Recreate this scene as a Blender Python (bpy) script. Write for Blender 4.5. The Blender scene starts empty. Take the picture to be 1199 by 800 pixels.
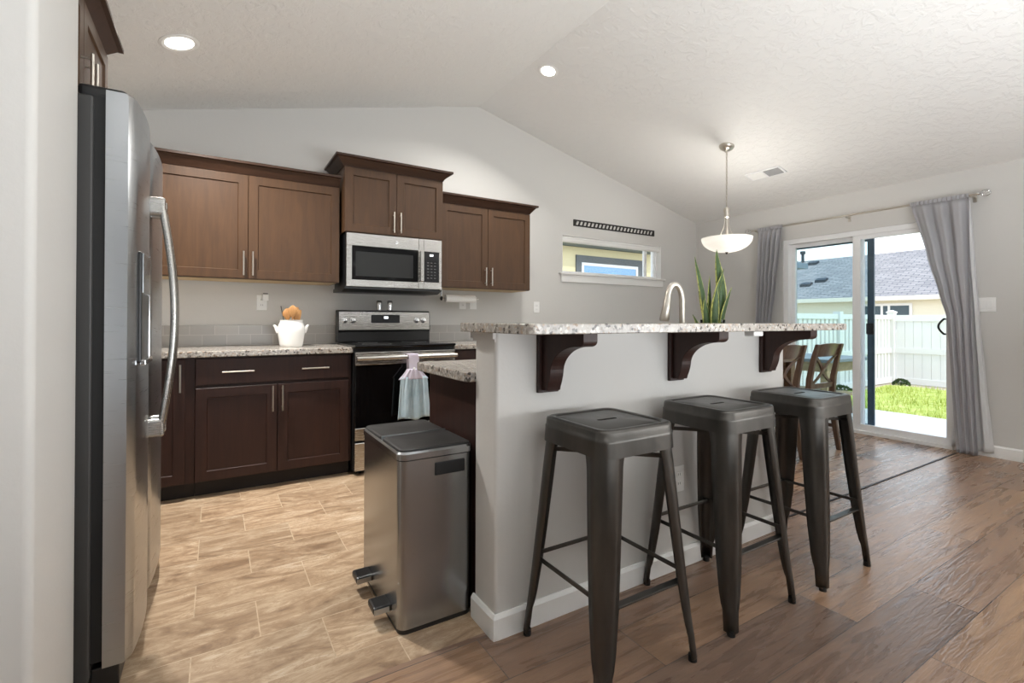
import bpy, bmesh, math, random
from math import sin, cos, pi, radians, atan2, sqrt
from mathutils import Vector, Matrix
random.seed(4)
SC = bpy.context.scene
COL = SC.collection

# ------------------------------------------------------------------ camera
YAW, PITCH, ROLL, CAMH = 0.5510, 0.0052, 0.0029, 1.0897
cam_data = bpy.data.cameras.new('camera')
cam = bpy.data.objects.new('camera', cam_data)
COL.objects.link(cam)
F = Vector((sin(YAW) * cos(PITCH), cos(YAW) * cos(PITCH), sin(PITCH)))
R0 = Vector((cos(YAW), -sin(YAW), 0))
U0 = R0.cross(F)
R1 = R0 * cos(ROLL) + U0 * sin(ROLL)
U1 = U0 * cos(ROLL) - R0 * sin(ROLL)
m = Matrix((R1, U1, -F)).transposed().to_4x4()
m.translation = (0, 0, CAMH)
cam.matrix_world = m
cam_data.sensor_width = 36
cam_data.lens = 566.2 / 1199 * 36
cam_data.shift_y = -(400 - 372.7) / 1199
cam_data.clip_start = 0.02
cam_data.clip_end = 300
SC.camera = cam

# ------------------------------------------------------------------ exposure, sky, sun, daylight, fill
SC.view_settings.view_transform = 'Standard'
SC.view_settings.look = 'None'
SC.view_settings.exposure = 0.2
SC.view_settings.gamma = 1
SC.view_settings.use_curve_mapping = False
SKY_STRENGTH, SUN_STRENGTH = 2.2, 2.5
W_RIGHT, W_WEST, W_SOUTH, W_UP, W_CAN = 36, 3, 3, 168, 34


def srgb(r, g, b):
    def f(c):
        c /= 255
        return c / 12.92 if c <= .04045 else ((c + .055) / 1.055) ** 2.4
    return (f(r), f(g), f(b), 1)


world = bpy.data.worlds.new('sky')
SC.world = world
world.use_nodes = True
nt = world.node_tree
nt.nodes.clear()
n_out = nt.nodes.new('ShaderNodeOutputWorld')
n_bg = nt.nodes.new('ShaderNodeBackground')
n_tc = nt.nodes.new('ShaderNodeTexCoord')
n_sx = nt.nodes.new('ShaderNodeSeparateXYZ')
n_cr = nt.nodes.new('ShaderNodeValToRGB')
n_cr.color_ramp.elements[0].position = 0.22
n_cr.color_ramp.elements[0].color = (0.93, 0.97, 1.0, 1)
n_cr.color_ramp.elements[1].position = 0.75
n_cr.color_ramp.elements[1].color = (0.48, 0.68, 0.96, 1)
nt.links.new(n_tc.outputs['Generated'], n_sx.inputs[0])
nt.links.new(n_sx.outputs['Z'], n_cr.inputs[0])
nt.links.new(n_cr.outputs[0], n_bg.inputs[0])
n_bg.inputs[1].default_value = SKY_STRENGTH
nt.links.new(n_bg.outputs[0], n_out.inputs[0])

sun_d = bpy.data.lights.new('sun', 'SUN')
sun = bpy.data.objects.new('sun', sun_d)
COL.objects.link(sun)
sun_d.energy = SUN_STRENGTH
sun_d.angle = radians(0.6)
sun_d.color = (1, .95, .87)
sun.rotation_euler = Vector((0.18, 1.0, -1.5)).to_track_quat('-Z', 'Y').to_euler()


def area(name, loc, target, sx, sy, watts, color=(1, 1, 1), spread=180, shape='RECTANGLE'):
    d = bpy.data.lights.new(name, 'AREA')
    d.shape = shape
    d.size = sx
    d.size_y = sy
    d.energy = watts
    d.color = color
    d.spread = radians(spread)
    o = bpy.data.objects.new(name, d)
    COL.objects.link(o)
    o.location = loc
    o.rotation_euler = (Vector(target) - Vector(loc)).to_track_quat('-Z', 'Y').to_euler()
    return o


# right: daylight of an unseen window; west and south: added fill, no openings there
area('daylight_right', (5.22, -1.6, 1.45), (0, .2, 1.7), 1.7, 2.2, W_RIGHT, (1.0, .985, .96))
area('fill_west', (-3.05, -1.2, 1.3), (-.5, -.6, 4.2), 1.7, 3.2, W_WEST, (1.0, .985, .96), 140)
area('fill_south', (1.6, -3.33, 1.3), (1.7, -.6, 4.6), 3.6, 1.7, W_SOUTH, (1.0, .985, .96), 140)
# added fill behind the camera, aimed up to brighten the vaulted ceiling
area('ceiling_fill', (1.7, -1.2, .92), (1.5, -.8, 3), 3.6, 2.0, W_UP, (.93, .97, 1.0))

# ------------------------------------------------------------------ mesh helpers


class MB:
    def __init__(self, T=None):
        self.v, self.f, self.T = [], [], T

    def vert(self, p):
        p = Vector(p)
        if self.T is not None:
            p = self.T @ p
        self.v.append(p)
        return len(self.v) - 1

    def face(self, idx):
        self.f.append(tuple(idx))

    def box(self, x0, x1, y0, y1, z0, z1):
        i = [self.vert(p) for p in ((x0, y0, z0), (x1, y0, z0), (x1, y1, z0), (x0, y1, z0),
                                    (x0, y0, z1), (x1, y0, z1), (x1, y1, z1), (x0, y1, z1))]
        for q in ((3, 2, 1, 0), (4, 5, 6, 7), (0, 1, 5, 4), (1, 2, 6, 5), (2, 3, 7, 6), (3, 0, 4, 7)):
            self.face([i[k] for k in q])
        return self

    def loft(self, rings, closed=True, cap=True):
        ids = [[self.vert(p) for p in r] for r in rings]
        n = len(ids[0])
        for a, b in zip(ids[:-1], ids[1:]):
            for k in range(n if closed else n - 1):
                k2 = (k + 1) % n
                self.face((a[k], a[k2], b[k2], b[k]))
        if cap and closed:
            self.face(list(reversed(ids[0])))
            self.face(ids[-1])
        return ids

    def tube(self, pts, r, n=10, cap=True, squash=1.0, squ=1.0):
        pts = [Vector(p) for p in pts]
        rs = r if isinstance(r, (list, tuple)) else [r] * len(pts)
        rings = []
        prev = None
        for i, p in enumerate(pts):
            t = (pts[min(i + 1, len(pts) - 1)] - pts[max(i - 1, 0)]).normalized()
            if prev is None:
                a = Vector((0, 0, 1)) if abs(t.z) < .9 else Vector((1, 0, 0))
                u = t.cross(a).normalized()
            else:
                u = (prev - t * prev.dot(t)).normalized()
            prev = u
            w = t.cross(u)
            rings.append([p + (u * cos(2 * pi * k / n) * squ + w * sin(2 * pi * k / n) * squash) * rs[i] for k in range(n)])
        self.loft(rings, True, cap)
        return self

    def lathe(self, prof, c=(0, 0, 0), n=32, cap=True, axis='Z'):
        rings = []
        for r, z in prof:
            ring = []
            for k in range(n):
                a = 2 * pi * k / n
                if axis == 'Z':
                    ring.append((c[0] + r * cos(a), c[1] + r * sin(a), c[2] + z))
                elif axis == 'Y':
                    ring.append((c[0] + r * cos(a), c[1] - z, c[2] + r * sin(a)))
                else:
                    ring.append((c[0] + z, c[1] + r * cos(a), c[2] + r * sin(a)))
            rings.append(ring)
        self.loft(rings, True, cap)
        return self

    def prism(self, poly, plane, a, b):
        def P(q, h):
            return {'XZ': (q[0], h, q[1]), 'YZ': (h, q[0], q[1]), 'XY': (q[0], q[1], h)}[plane]
        i0 = [self.vert(P(q, a)) for q in poly]
        i1 = [self.vert(P(q, b)) for q in poly]
        n = len(poly)
        self.face(list(reversed(i0)))
        self.face(i1)
        for k in range(n):
            self.face((i0[k], i0[(k + 1) % n], i1[(k + 1) % n], i1[k]))
        return self

    def grid(self, fn, nu, nv):
        ids = [[self.vert(fn(i / nu, j / nv)) for i in range(nu + 1)] for j in range(nv + 1)]
        for j in range(nv):
            for i in range(nu):
                self.face((ids[j][i], ids[j][i + 1], ids[j + 1][i + 1], ids[j + 1][i]))
        return self

    def bar(self, a, b, w, h, up=(0, 0, 1)):
        """rectangular bar from a to b, w across, h along up"""
        a, b, up = Vector(a), Vector(b), Vector(up)
        t = (b - a).normalized()
        s = t.cross(up).normalized() * w / 2
        q = s.cross(t).normalized() * h / 2
        self.loft([[p + s + q, p - s + q, p - s - q, p + s - q] for p in (a, b)])
        return self


def world_loc(o):
    p = Vector((0, 0, 0))
    while o:
        p += Vector(o.location)
        o = o.parent
    return p


def obj(name, mb, mat, parent=None, smooth=None, bevel=0, seg=2, solid=0, recalc=True, origin=None):
    if parent is not None:
        base = world_loc(parent)
    elif origin is not None:
        base = Vector(origin)
    else:
        xs = [v.x for v in mb.v]
        ys = [v.y for v in mb.v]
        base = Vector(((min(xs) + max(xs)) / 2, (min(ys) + max(ys)) / 2, min(v.z for v in mb.v)))
    me = bpy.data.meshes.new(name)
    me.from_pydata([v - base for v in mb.v], [], mb.f)
    if recalc:
        bm = bmesh.new()
        bm.from_mesh(me)
        bmesh.ops.recalc_face_normals(bm, faces=bm.faces)
        bm.to_mesh(me)
        bm.free()
    me.materials.append(mat)
    if smooth is not None:
        me.polygons.foreach_set('use_smooth', [True] * len(me.polygons))
        me.set_sharp_from_angle(angle=radians(smooth))
    me.update()
    o = bpy.data.objects.new(name, me)
    COL.objects.link(o)
    if parent is not None:
        o.parent = parent
    else:
        o.location = base
    if solid:
        md = o.modifiers.new('thickness', 'SOLIDIFY')
        md.thickness = solid
        md.offset = 0
    if bevel:
        md = o.modifiers.new('bevel', 'BEVEL')
        md.width = bevel
        md.segments = seg
        md.limit_method = 'ANGLE'
        md.angle_limit = radians(40)
    return o


def thing(name, label, cat, loc=(0, 0, 0), group=None):
    o = bpy.data.objects.new(name, None)
    COL.objects.link(o)
    o.location = loc
    o.empty_display_size = .05
    return tag(o, label, cat, group)


def tag(o, label=None, cat=None, group=None, kind=None):
    if label:
        o['label'] = label
    if cat:
        o['category'] = cat
    if group:
        o['group'] = group
    if kind:
        o['kind'] = kind
    return o


def struct(name, mb, mat, label, cat, parent=None, origin=(0, 0, 0), **kw):
    o = obj(name, mb, mat, parent, origin=None if parent else origin, **kw)
    if parent is None:
        tag(o, label, cat, kind='structure')
    return o


def dup(root, loc=None, label=None, rz=None):
    def rec(o, par):
        c = o.copy()
        COL.objects.link(c)
        if par is not None:
            c.parent = par
        for ch in [q for q in kids.get(o, [])]:
            rec(ch, c)
        return c
    kids = {}
    for q in list(bpy.data.objects):
        if q.parent is not None:
            kids.setdefault(q.parent, []).append(q)
    c = rec(root, None)
    if loc is not None:
        c.location = loc
    if rz is not None:
        c.rotation_euler = (0, 0, rz)
    if label:
        c['label'] = label
    return c


# ------------------------------------------------------------------ materials


def mat(name, color, rough=.5, metal=0.0, **kw):
    mt = bpy.data.materials.new(name)
    mt.use_nodes = True
    b = mt.node_tree.nodes['Principled BSDF']
    b.inputs['Base Color'].default_value = color if len(color) == 4 else (*color, 1)
    b.inputs['Roughness'].default_value = rough
    b.inputs['Metallic'].default_value = metal
    for k, v in kw.items():
        b.inputs[k].default_value = v
    return mt


class N:
    """small node-graph writer"""

    def __init__(self, mt):
        self.nt = mt.node_tree
        self.b = mt.node_tree.nodes['Principled BSDF']

    def new(self, t, **kw):
        n = self.nt.nodes.new(t)
        for k, v in kw.items():
            setattr(n, k, v)
        return n

    def link(self, a, b):
        self.nt.links.new(a, b)

    def coord(self, scale=(1, 1, 1), loc=(0, 0, 0)):
        tc = self.new('ShaderNodeTexCoord')
        mp = self.new('ShaderNodeMapping')
        mp.inputs['Scale'].default_value = scale
        mp.inputs['Location'].default_value = loc
        self.link(tc.outputs['Object'], mp.inputs[0])
        return mp.outputs[0]

    def noise(self, vec, scale, detail=4, rough=.55, dist=0):
        n = self.new('ShaderNodeTexNoise')
        n.inputs['Scale'].default_value = scale
        n.inputs['Detail'].default_value = detail
        n.inputs['Roughness'].default_value = rough
        n.inputs['Distortion'].default_value = dist
        self.link(vec, n.inputs['Vector'])
        return n.outputs[0]

    def ramp(self, fac, stops, interp='LINEAR'):
        n = self.new('ShaderNodeValToRGB')
        n.color_ramp.interpolation = interp
        e = n.color_ramp.elements
        while len(e) < len(stops):
            e.new(.5)
        for el, (p, c) in zip(e, stops):
            el.position = p
            el.color = c if len(c) == 4 else (*c, 1)
        self.link(fac, n.inputs[0])
        return n.outputs[0]

    def mix(self, a, b, fac, mode='MIX'):
        n = self.new('ShaderNodeMix', data_type='RGBA', blend_type=mode)
        for s, v in ((n.inputs[0], fac), (n.inputs[6], a), (n.inputs[7], b)):
            if hasattr(v, 'links') or hasattr(v, 'is_linked'):
                self.link(v, s)
            else:
                s.default_value = v
        return n.outputs[2]

    def bump(self, h, strength, dist=.01):
        n = self.new('ShaderNodeBump')
        n.inputs['Strength'].default_value = strength
        n.inputs['Distance'].default_value = dist
        self.link(h, n.inputs['Height'])
        self.link(n.outputs[0], self.b.inputs['Normal'])

    def color(self, s):
        self.link(s, self.b.inputs['Base Color'])

    def rough(self, s):
        self.link(s, self.b.inputs['Roughness'])


def g(v):
    return (v, v, v, 1)


def paint(name, col, bump=.12, scale=60, rough=.55):
    mt = mat(name, col, rough)
    n = N(mt)
    v = n.coord()
    h = n.noise(v, scale, 3)
    n.bump(h, bump, .004)
    return mt


M = {}
M['wall'] = paint('wall_paint', srgb(208, 206, 202), .15, 55)
M['wall_dark'] = paint('bounce_cut_grey', srgb(120, 120, 120), .15, 55)  # unseen rear wall, greyed to cut bounced light on the island front
M['white_trim'] = paint('white_trim_paint', srgb(236, 235, 232), .04, 30, .35)

M['ceiling'] = mat('knockdown_ceiling', srgb(236, 235, 232), .6)
n = N(M['ceiling'])
v = n.coord()
h = n.noise(v, 14, 5, .6, .5)
n.bump(n.ramp(h, [(.45, g(0)), (.56, g(1))]), .27, .012)

# hand-scraped hickory-look plank floor, boards running along X
M['wood_floor'] = mat('plank_floor', (.2, .12, .08), .33)
n = N(M['wood_floor'])
v = n.coord()
bt = n.new('ShaderNodeTexBrick', offset=.37, offset_frequency=2, squash=1)
n.link(v, bt.inputs['Vector'])
for k, val in (('Scale', 1), ('Mortar Size', .0016), ('Mortar Smooth', .1), ('Bias', 0), ('Brick Width', 1.22), ('Row Height', .21)):
    bt.inputs[k].default_value = val
bt.inputs['Color1'].default_value = g(0)
bt.inputs['Color2'].default_value = g(1)
bt.inputs['Mortar'].default_value = g(.5)
pl = n.ramp(bt.outputs['Color'], [(0, srgb(122, 97, 80)), (.35, srgb(156, 125, 102)), (.65, srgb(168, 135, 108)), (1, srgb(188, 152, 116))])
off = n.new('ShaderNodeVectorMath', operation='MULTIPLY_ADD')
n.link(bt.outputs['Color'], off.inputs[0])
off.inputs[1].default_value = (7, 13, 5)
n.link(n.coord((.9, 8, 1)), off.inputs[2])
gr = n.noise(off.outputs[0], 1.9, 5, .55, 1.5)
grain = n.ramp(gr, [(.22, srgb(120, 98, 82)), (.42, srgb(172, 156, 142)), (.58, srgb(214, 204, 192)), (.8, srgb(240, 232, 222))])
fine = n.noise(n.coord((3, 70, 1)), 6, 4, .7)
c1 = n.mix(pl, grain, .75, 'MULTIPLY')
c1 = n.mix(c1, n.ramp(fine, [(.3, g(.72)), (.7, g(1.12))]), .8, 'MULTIPLY')
c1 = n.mix(c1, srgb(48, 34, 26), bt.outputs['Fac'])
br = n.new('ShaderNodeBrightContrast')
br.inputs['Bright'].default_value = .03
n.link(c1, br.inputs[0])
n.color(br.outputs[0])
rings = n.noise(off.outputs[0], 7, 2, .4, 1.5)
mixh = n.mix(n.ramp(rings, [(.4, g(0)), (.6, g(1))]), g(0), bt.outputs['Fac'])
n.bump(mixh, .2, .003)
n.rough(n.ramp(gr, [(.3, g(.22)), (.7, g(.36))]))

# stone-look vinyl tile, running bond
M['vinyl'] = mat('stone_look_vinyl', (.5, .4, .3), .38)
n = N(M['vinyl'])
v = n.coord((1, 1, 1), (.06, .085, 0))
bt = n.new('ShaderNodeTexBrick', offset=.5, offset_frequency=2, squash=1)
n.link(v, bt.inputs['Vector'])
for k, val in (('Scale', 1), ('Mortar Size', .0022), ('Mortar Smooth', .3), ('Bias', 0), ('Brick Width', .40), ('Row Height', .245)):
    bt.inputs[k].default_value = val
bt.inputs['Color1'].default_value = g(0)
bt.inputs['Color2'].default_value = g(1)
bt.inputs['Mortar'].default_value = g(.5)
off = n.new('ShaderNodeVectorMath', operation='MULTIPLY_ADD')
n.link(bt.outputs['Color'], off.inputs[0])
off.inputs[1].default_value = (9, 4, 3)
n.link(n.coord((1.5, 4.6, 1)), off.inputs[2])
sl = n.noise(off.outputs[0], 2.1, 7, .66, 1.8)
stone = n.ramp(sl, [(.24, srgb(104, 82, 64)), (.38, srgb(148, 122, 97)), (.5, srgb(177, 151, 123)), (.6, srgb(196, 172, 144)), (.76, srgb(222, 206, 184))])
tone = n.ramp(bt.outputs['Color'], [(0, g(.8)), (1, g(1.08))])
c1 = n.mix(stone, tone, .9, 'MULTIPLY')
vein = n.noise(off.outputs[0], 3.4, 5, .7, 2.2)
c1 = n.mix(c1, srgb(140, 110, 80), n.ramp(vein, [(.46, g(0)), (.5, g(.5)), (.54, g(0))]))
c1 = n.mix(c1, srgb(222, 205, 178), n.ramp(bt.outputs['Fac'], [(0, g(0)), (1, g(.38))]))
n.color(c1)
n.bump(n.mix(sl, g(0), bt.outputs['Fac']), .12, .004)


def wood(name, dark, light, rough=.4, axis='Z', scale=1.0):
    mt = mat(name, light, rough)
    n = N(mt)
    sc = {'Z': (9, 9, .9), 'X': (.9, 9, 9), 'Y': (9, .9, 9)}[axis]
    v = n.coord(sc)
    n.b.inputs['Specular IOR Level'].default_value = .35
    a = n.noise(v, 3.2 * scale, 6, .6, .8)
    n.color(n.ramp(a, [(.3, dark), (.7, light)]))
    n.bump(a, .05, .002)
    return mt


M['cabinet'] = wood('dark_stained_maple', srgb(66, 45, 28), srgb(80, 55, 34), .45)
M['cabinet_shaded'] = wood('stained_maple_shaded', srgb(42, 24, 20), srgb(56, 33, 26), .45)  # same wood as the wall cabinets, with the shade lower down put into its colour
M['crown'] = wood('crown_stain', srgb(52, 35, 26), srgb(70, 48, 36), .36, 'X')
M['toe'] = mat('toe_kick_black', srgb(30, 22, 20), .6)
M['nickel'] = mat('satin_nickel', srgb(206, 200, 190), .28, 1.0)
M['chrome'] = mat('chrome', srgb(222, 222, 222), .12, 1.0)
M['underside'] = mat('raw_cabinet_underside', srgb(196, 172, 132), .6)

M['steel'] = mat('brushed_stainless', srgb(180, 183, 186), .3, 1.0)
n = N(M['steel'])
a = n.noise(n.coord((2, 2, 160)), 3, 3, .6)
n.rough(n.ramp(a, [(.3, g(.27)), (.7, g(.33))]))
M['steel_h'] = mat('brushed_stainless_horizontal', srgb(190, 187, 182), .28, 1.0)
n = N(M['steel_h'])
a = n.noise(n.coord((3, 160, 160)), 3, 2, .5)
n.rough(n.ramp(a, [(.3, g(.25)), (.7, g(.28))]))
M['steel_dark'] = mat('grey_stainless', srgb(164, 167, 170), .3, 1.0)
n = N(M['steel_dark'])
a = n.noise(n.coord((120, 120, 2)), 3, 3, .6)
n.rough(n.ramp(a, [(.3, g(.25)), (.7, g(.265))]))
M['fridge_side'] = mat('charcoal_fridge_side', srgb(62, 61, 60), .5)
M['black_plastic'] = mat('black_plastic', srgb(24, 24, 25), .35)
M['gasket'] = mat('black_gasket', srgb(16, 16, 17), .6)
M['black_glass'] = mat('black_glass', srgb(10, 10, 11), .06)
M['mw_glass'] = mat('smoked_window', srgb(46, 47, 47), .12)
M['panel_black'] = mat('control_panel_black', srgb(26, 26, 28), .2)
M['lcd'] = mat('lit_display', (1, 1, 1), .4)
M['lcd'].node_tree.nodes['Principled BSDF'].inputs['Emission Color'].default_value = (.9, .95, 1, 1)
M['lcd'].node_tree.nodes['Principled BSDF'].inputs['Emission Strength'].default_value = 1.2
M['bin_lid'] = mat('matte_charcoal_lid', srgb(38, 37, 36), .5)

M['granite'] = mat('speckled_granite', (.6, .55, .5), .16)
n = N(M['granite'])
v = n.coord()
big = n.noise(v, 34, 5, .7, .6)
base = n.ramp(big, [(.28, srgb(92, 86, 81)), (.42, srgb(152, 146, 139)), (.58, srgb(176, 170, 162)), (.74, srgb(158, 145, 130))])
vo = n.new('ShaderNodeTexVoronoi')
vo.inputs['Scale'].default_value = 105
n.link(v, vo.inputs['Vector'])
cell = n.new('ShaderNodeSeparateColor')
n.link(vo.outputs['Color'], cell.inputs[0])
c1 = n.mix(base, srgb(60, 54, 50), n.ramp(cell.outputs[0], [(.84, g(0)), (.9, g(.85))]))
c1 = n.mix(c1, srgb(168, 132, 96), n.ramp(cell.outputs[1], [(.84, g(0)), (.92, g(.4))]))
c1 = n.mix(c1, srgb(222, 218, 210), n.ramp(cell.outputs[2], [(.8, g(0)), (.9, g(.5))]))
n.color(c1)

M['tile'] = mat('grey_tile', srgb(176, 172, 166), .22)
n = N(M['tile'])
tc = n.new('ShaderNodeTexCoord')
sx = n.new('ShaderNodeSeparateXYZ')
cb = n.new('ShaderNodeCombineXYZ')
n.link(tc.outputs['Object'], sx.inputs[0])
n.link(sx.outputs['X'], cb.inputs['X'])
n.link(sx.outputs['Z'], cb.inputs['Y'])
bt = n.new('ShaderNodeTexBrick', offset=.5)
n.link(cb.outputs[0], bt.inputs['Vector'])
for k, val in (('Scale', 1), ('Mortar Size', .0016), ('Brick Width', .152), ('Row Height', .0755)):
    bt.inputs[k].default_value = val
bt.inputs['Color1'].default_value = srgb(172, 168, 163)
bt.inputs['Color2'].default_value = srgb(182, 178, 172)
bt.inputs['Mortar'].default_value = srgb(204, 200, 194)
n.color(bt.outputs['Color'])

M['gunmetal'] = mat('gunmetal_lacquer', srgb(92, 86, 80), .34, .85)
n = N(M['gunmetal'])
a = n.noise(n.coord((3, 3, 1)), 4, 4, .6)
n.color(n.ramp(a, [(.3, srgb(76, 74, 71)), (.7, srgb(92, 89, 85))]))
n.rough(n.ramp(a, [(.3, g(.3)), (.7, g(.4))]))
M['rubber'] = mat('black_rubber', srgb(22, 21, 21), .7)
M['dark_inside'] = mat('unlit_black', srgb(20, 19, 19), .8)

M['ceramic'] = mat('white_glazed_ceramic', srgb(240, 239, 236), .2)
M['spoon_wood'] = wood('beech_wood', srgb(170, 118, 70), srgb(206, 158, 104), .5)
M['plate_plastic'] = mat('white_plastic', srgb(240, 240, 238), .35)
M['paper'] = mat('white_paper', srgb(244, 243, 240), .9)
M['towel'] = mat('blue_grey_terry', srgb(164, 184, 194), .95)
n = N(M['towel'])
a = n.noise(n.coord(), 260, 2)
n.bump(a, .5, .003)
n.color(n.ramp(n.noise(n.coord((1, 1, 1)), 8, 3), [(.3, srgb(150, 172, 184)), (.7, srgb(182, 199, 207))]))
M['crochet'] = mat('lilac_crochet', srgb(206, 198, 212), .95)
n = N(M['crochet'])
n.bump(n.noise(n.coord(), 200, 2), .6, .004)

M['vinyl_frame'] = mat('white_vinyl_frame', srgb(240, 240, 240), .3)
M['bronze_frame'] = mat('slate_blue_screen_frame', srgb(54, 74, 88), .4)


def glass(name, tint, refl=.9):
    mt = bpy.data.materials.new(name)
    mt.use_nodes = True
    t = mt.node_tree
    t.nodes.clear()
    o = t.nodes.new('ShaderNodeOutputMaterial')
    mx = t.nodes.new('ShaderNodeMixShader')
    tr = t.nodes.new('ShaderNodeBsdfTransparent')
    gl = t.nodes.new('ShaderNodeBsdfGlossy')
    fr = t.nodes.new('ShaderNodeFresnel')
    fr.inputs[0].default_value = 1.25
    tr.inputs[0].default_value = tint
    gl.inputs['Roughness'].default_value = .02
    t.links.new(fr.outputs[0], mx.inputs[0])
    t.links.new(tr.outputs[0], mx.inputs[1])
    t.links.new(gl.outputs[0], mx.inputs[2])
    t.links.new(mx.outputs[0], o.inputs[0])
    return mt


M['glass'] = glass('clear_pane', (.97, .98, .985, 1))
M['screen'] = glass('insect_screen', (.76, .85, .87, 1))  # bluish tint stands in for sky reflected in the grey mesh
M['vase_glass'] = glass('vase_glass', (.86, .9, .88, 1))


def fabric(name, col, trans, scale=500):
    mt = mat(name, col, .9)
    n = N(mt)
    n.bump(n.noise(n.coord((1, 1, .2)), scale, 2), .15, .001)
    t = mt.node_tree
    out = [q for q in t.nodes if q.type == 'OUTPUT_MATERIAL'][0]
    tl = t.nodes.new('ShaderNodeBsdfTranslucent')
    tl.inputs[0].default_value = col
    mx = t.nodes.new('ShaderNodeMixShader')
    mx.inputs[0].default_value = trans
    t.links.new(n.b.outputs[0], mx.inputs[1])
    t.links.new(tl.outputs[0], mx.inputs[2])
    t.links.new(mx.outputs[0], out.inputs[0])
    return mt


M['curtain'] = fabric('grey_curtain_cloth', srgb(206, 205, 208), .42)
M['sheer'] = fabric('white_sheer_cloth', srgb(240, 240, 240), .4)
M['alabaster'] = fabric('frosted_white_glass', srgb(248, 247, 244), .5)
N(M['alabaster']).b.inputs['Roughness'].default_value = .3

M['leaf'] = mat('snake_plant_leaf', srgb(70, 92, 44), .4)
n = N(M['leaf'])
tc = n.new('ShaderNodeTexCoord')
sx = n.new('ShaderNodeSeparateXYZ')
n.link(tc.outputs['UV'], sx.inputs[0])
band = n.noise(n.coord((1, 1, 1)), 45, 3)
cc = n.ramp(sx.outputs['X'], [(0, srgb(204, 204, 116)), (.09, srgb(204, 204, 116)), (.15, srgb(62, 88, 42)), (.85, srgb(62, 88, 42)), (.91, srgb(204, 204, 116))])
n.color(n.mix(cc, srgb(44, 66, 34), n.ramp(band, [(.5, g(0)), (.6, g(.5))])))

M['chair_wood'] = wood('chair_walnut', srgb(74, 56, 46), srgb(108, 86, 70), .3)
M['table_wood'] = wood('table_walnut', srgb(92, 70, 52), srgb(138, 108, 80), .3, 'X')
M['can_lens'] = mat('lit_can_lens', (1, 1, 1), .5)
b = M['can_lens'].node_tree.nodes['Principled BSDF']
b.inputs['Emission Color'].default_value = (1, .94, .82, 1)
b.inputs['Emission Strength'].default_value = 6
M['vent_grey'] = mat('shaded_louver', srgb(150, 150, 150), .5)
M['slot'] = mat('vent_dark', srgb(84, 84, 84), .6)
M['sign_black'] = mat('black_sign_metal', srgb(40, 38, 36), .5, .3)

M['concrete'] = paint('patio_concrete', srgb(206, 204, 200), .2, 20, .8)
M['soil'] = paint('bare_ground', srgb(186, 170, 148), .6, 25, .9)
M['grass'] = mat('lawn', srgb(150, 176, 60), .9)
n = N(M['grass'])
a = n.noise(n.coord(), 9, 6, .7)
n.color(n.ramp(a, [(.3, srgb(128, 146, 48)), (.5, srgb(176, 184, 84)), (.7, srgb(206, 202, 128))]))
M['fence'] = mat('white_vinyl_fence', srgb(226, 224, 220), .5)
M['siding'] = mat('cream_siding', srgb(226, 218, 196), .7)
M['siding_yellow'] = mat('yellow_siding', srgb(226, 214, 172), .7)
for k in ('siding', 'siding_yellow'):
    n = N(M[k])
    tc = n.new('ShaderNodeTexCoord')
    wv = n.new('ShaderNodeTexWave', wave_type='BANDS', bands_direction='Z', wave_profile='SAW')
    wv.inputs['Scale'].default_value = 1.6
    n.link(tc.outputs['Object'], wv.inputs['Vector'])
    n.bump(wv.outputs['Fac'], .6, .02)
M['shingle'] = mat('grey_asphalt_shingle', srgb(120, 120, 126), .9)
n = N(M['shingle'])
v = n.coord()
sw = n.new('ShaderNodeSeparateXYZ')
cb = n.new('ShaderNodeCombineXYZ')
n.link(v, sw.inputs[0])
n.link(sw.outputs['Y'], cb.inputs['X'])
n.link(sw.outputs['X'], cb.inputs['Y'])
bt = n.new('ShaderNodeTexBrick')
n.link(cb.outputs[0], bt.inputs['Vector'])
for k, val in (('Scale', 1), ('Mortar Size', .02), ('Mortar Smooth', .4), ('Brick Width', .55), ('Row Height', .17)):
    bt.inputs[k].default_value = val
bt.inputs['Color1'].default_value = srgb(144, 136, 132)
bt.inputs['Color2'].default_value = srgb(170, 160, 154)
bt.inputs['Mortar'].default_value = srgb(88, 88, 94)
n.color(bt.outputs['Color'])
M['fascia'] = mat('cream_fascia', srgb(232, 224, 204), .6)
M['gutter'] = mat('slate_gutter', srgb(104, 118, 128), .5)
M['trim_grey'] = mat('grey_window_trim', srgb(92, 96, 98), .6)
M['dark_pane'] = mat('dark_window_pane', srgb(46, 66, 74), .08)
M['sky_pane'] = mat('mirroring_window_pane', srgb(120, 150, 180), .03, 1.0)
M['shrub'] = mat('shrub_leaf', srgb(72, 92, 52), .8)
M['patio_wood'] = wood('weathered_patio_wood', srgb(140, 116, 84), srgb(186, 160, 120), .7, 'Y')
M['patio_top'] = mat('grey_patio_tabletop', srgb(120, 122, 122), .5)
M['roof_vent'] = mat('dark_roof_vent', srgb(58, 60, 64), .6)

# ------------------------------------------------------------------ the room
XL, XR, YB = -0.98, 5.358, 4.122            # kitchen left wall, sliding-door wall, back wall
XRID, ZRID, SL = 2.1494, 3.1464, 0.2429     # ridge and slope of the vaulted ceiling
ANG = math.atan(SL)


def zceil(x):
    return ZRID - SL * abs(x - XRID) if x > XL else ZRID - SL * abs(XL - XRID)


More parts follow.
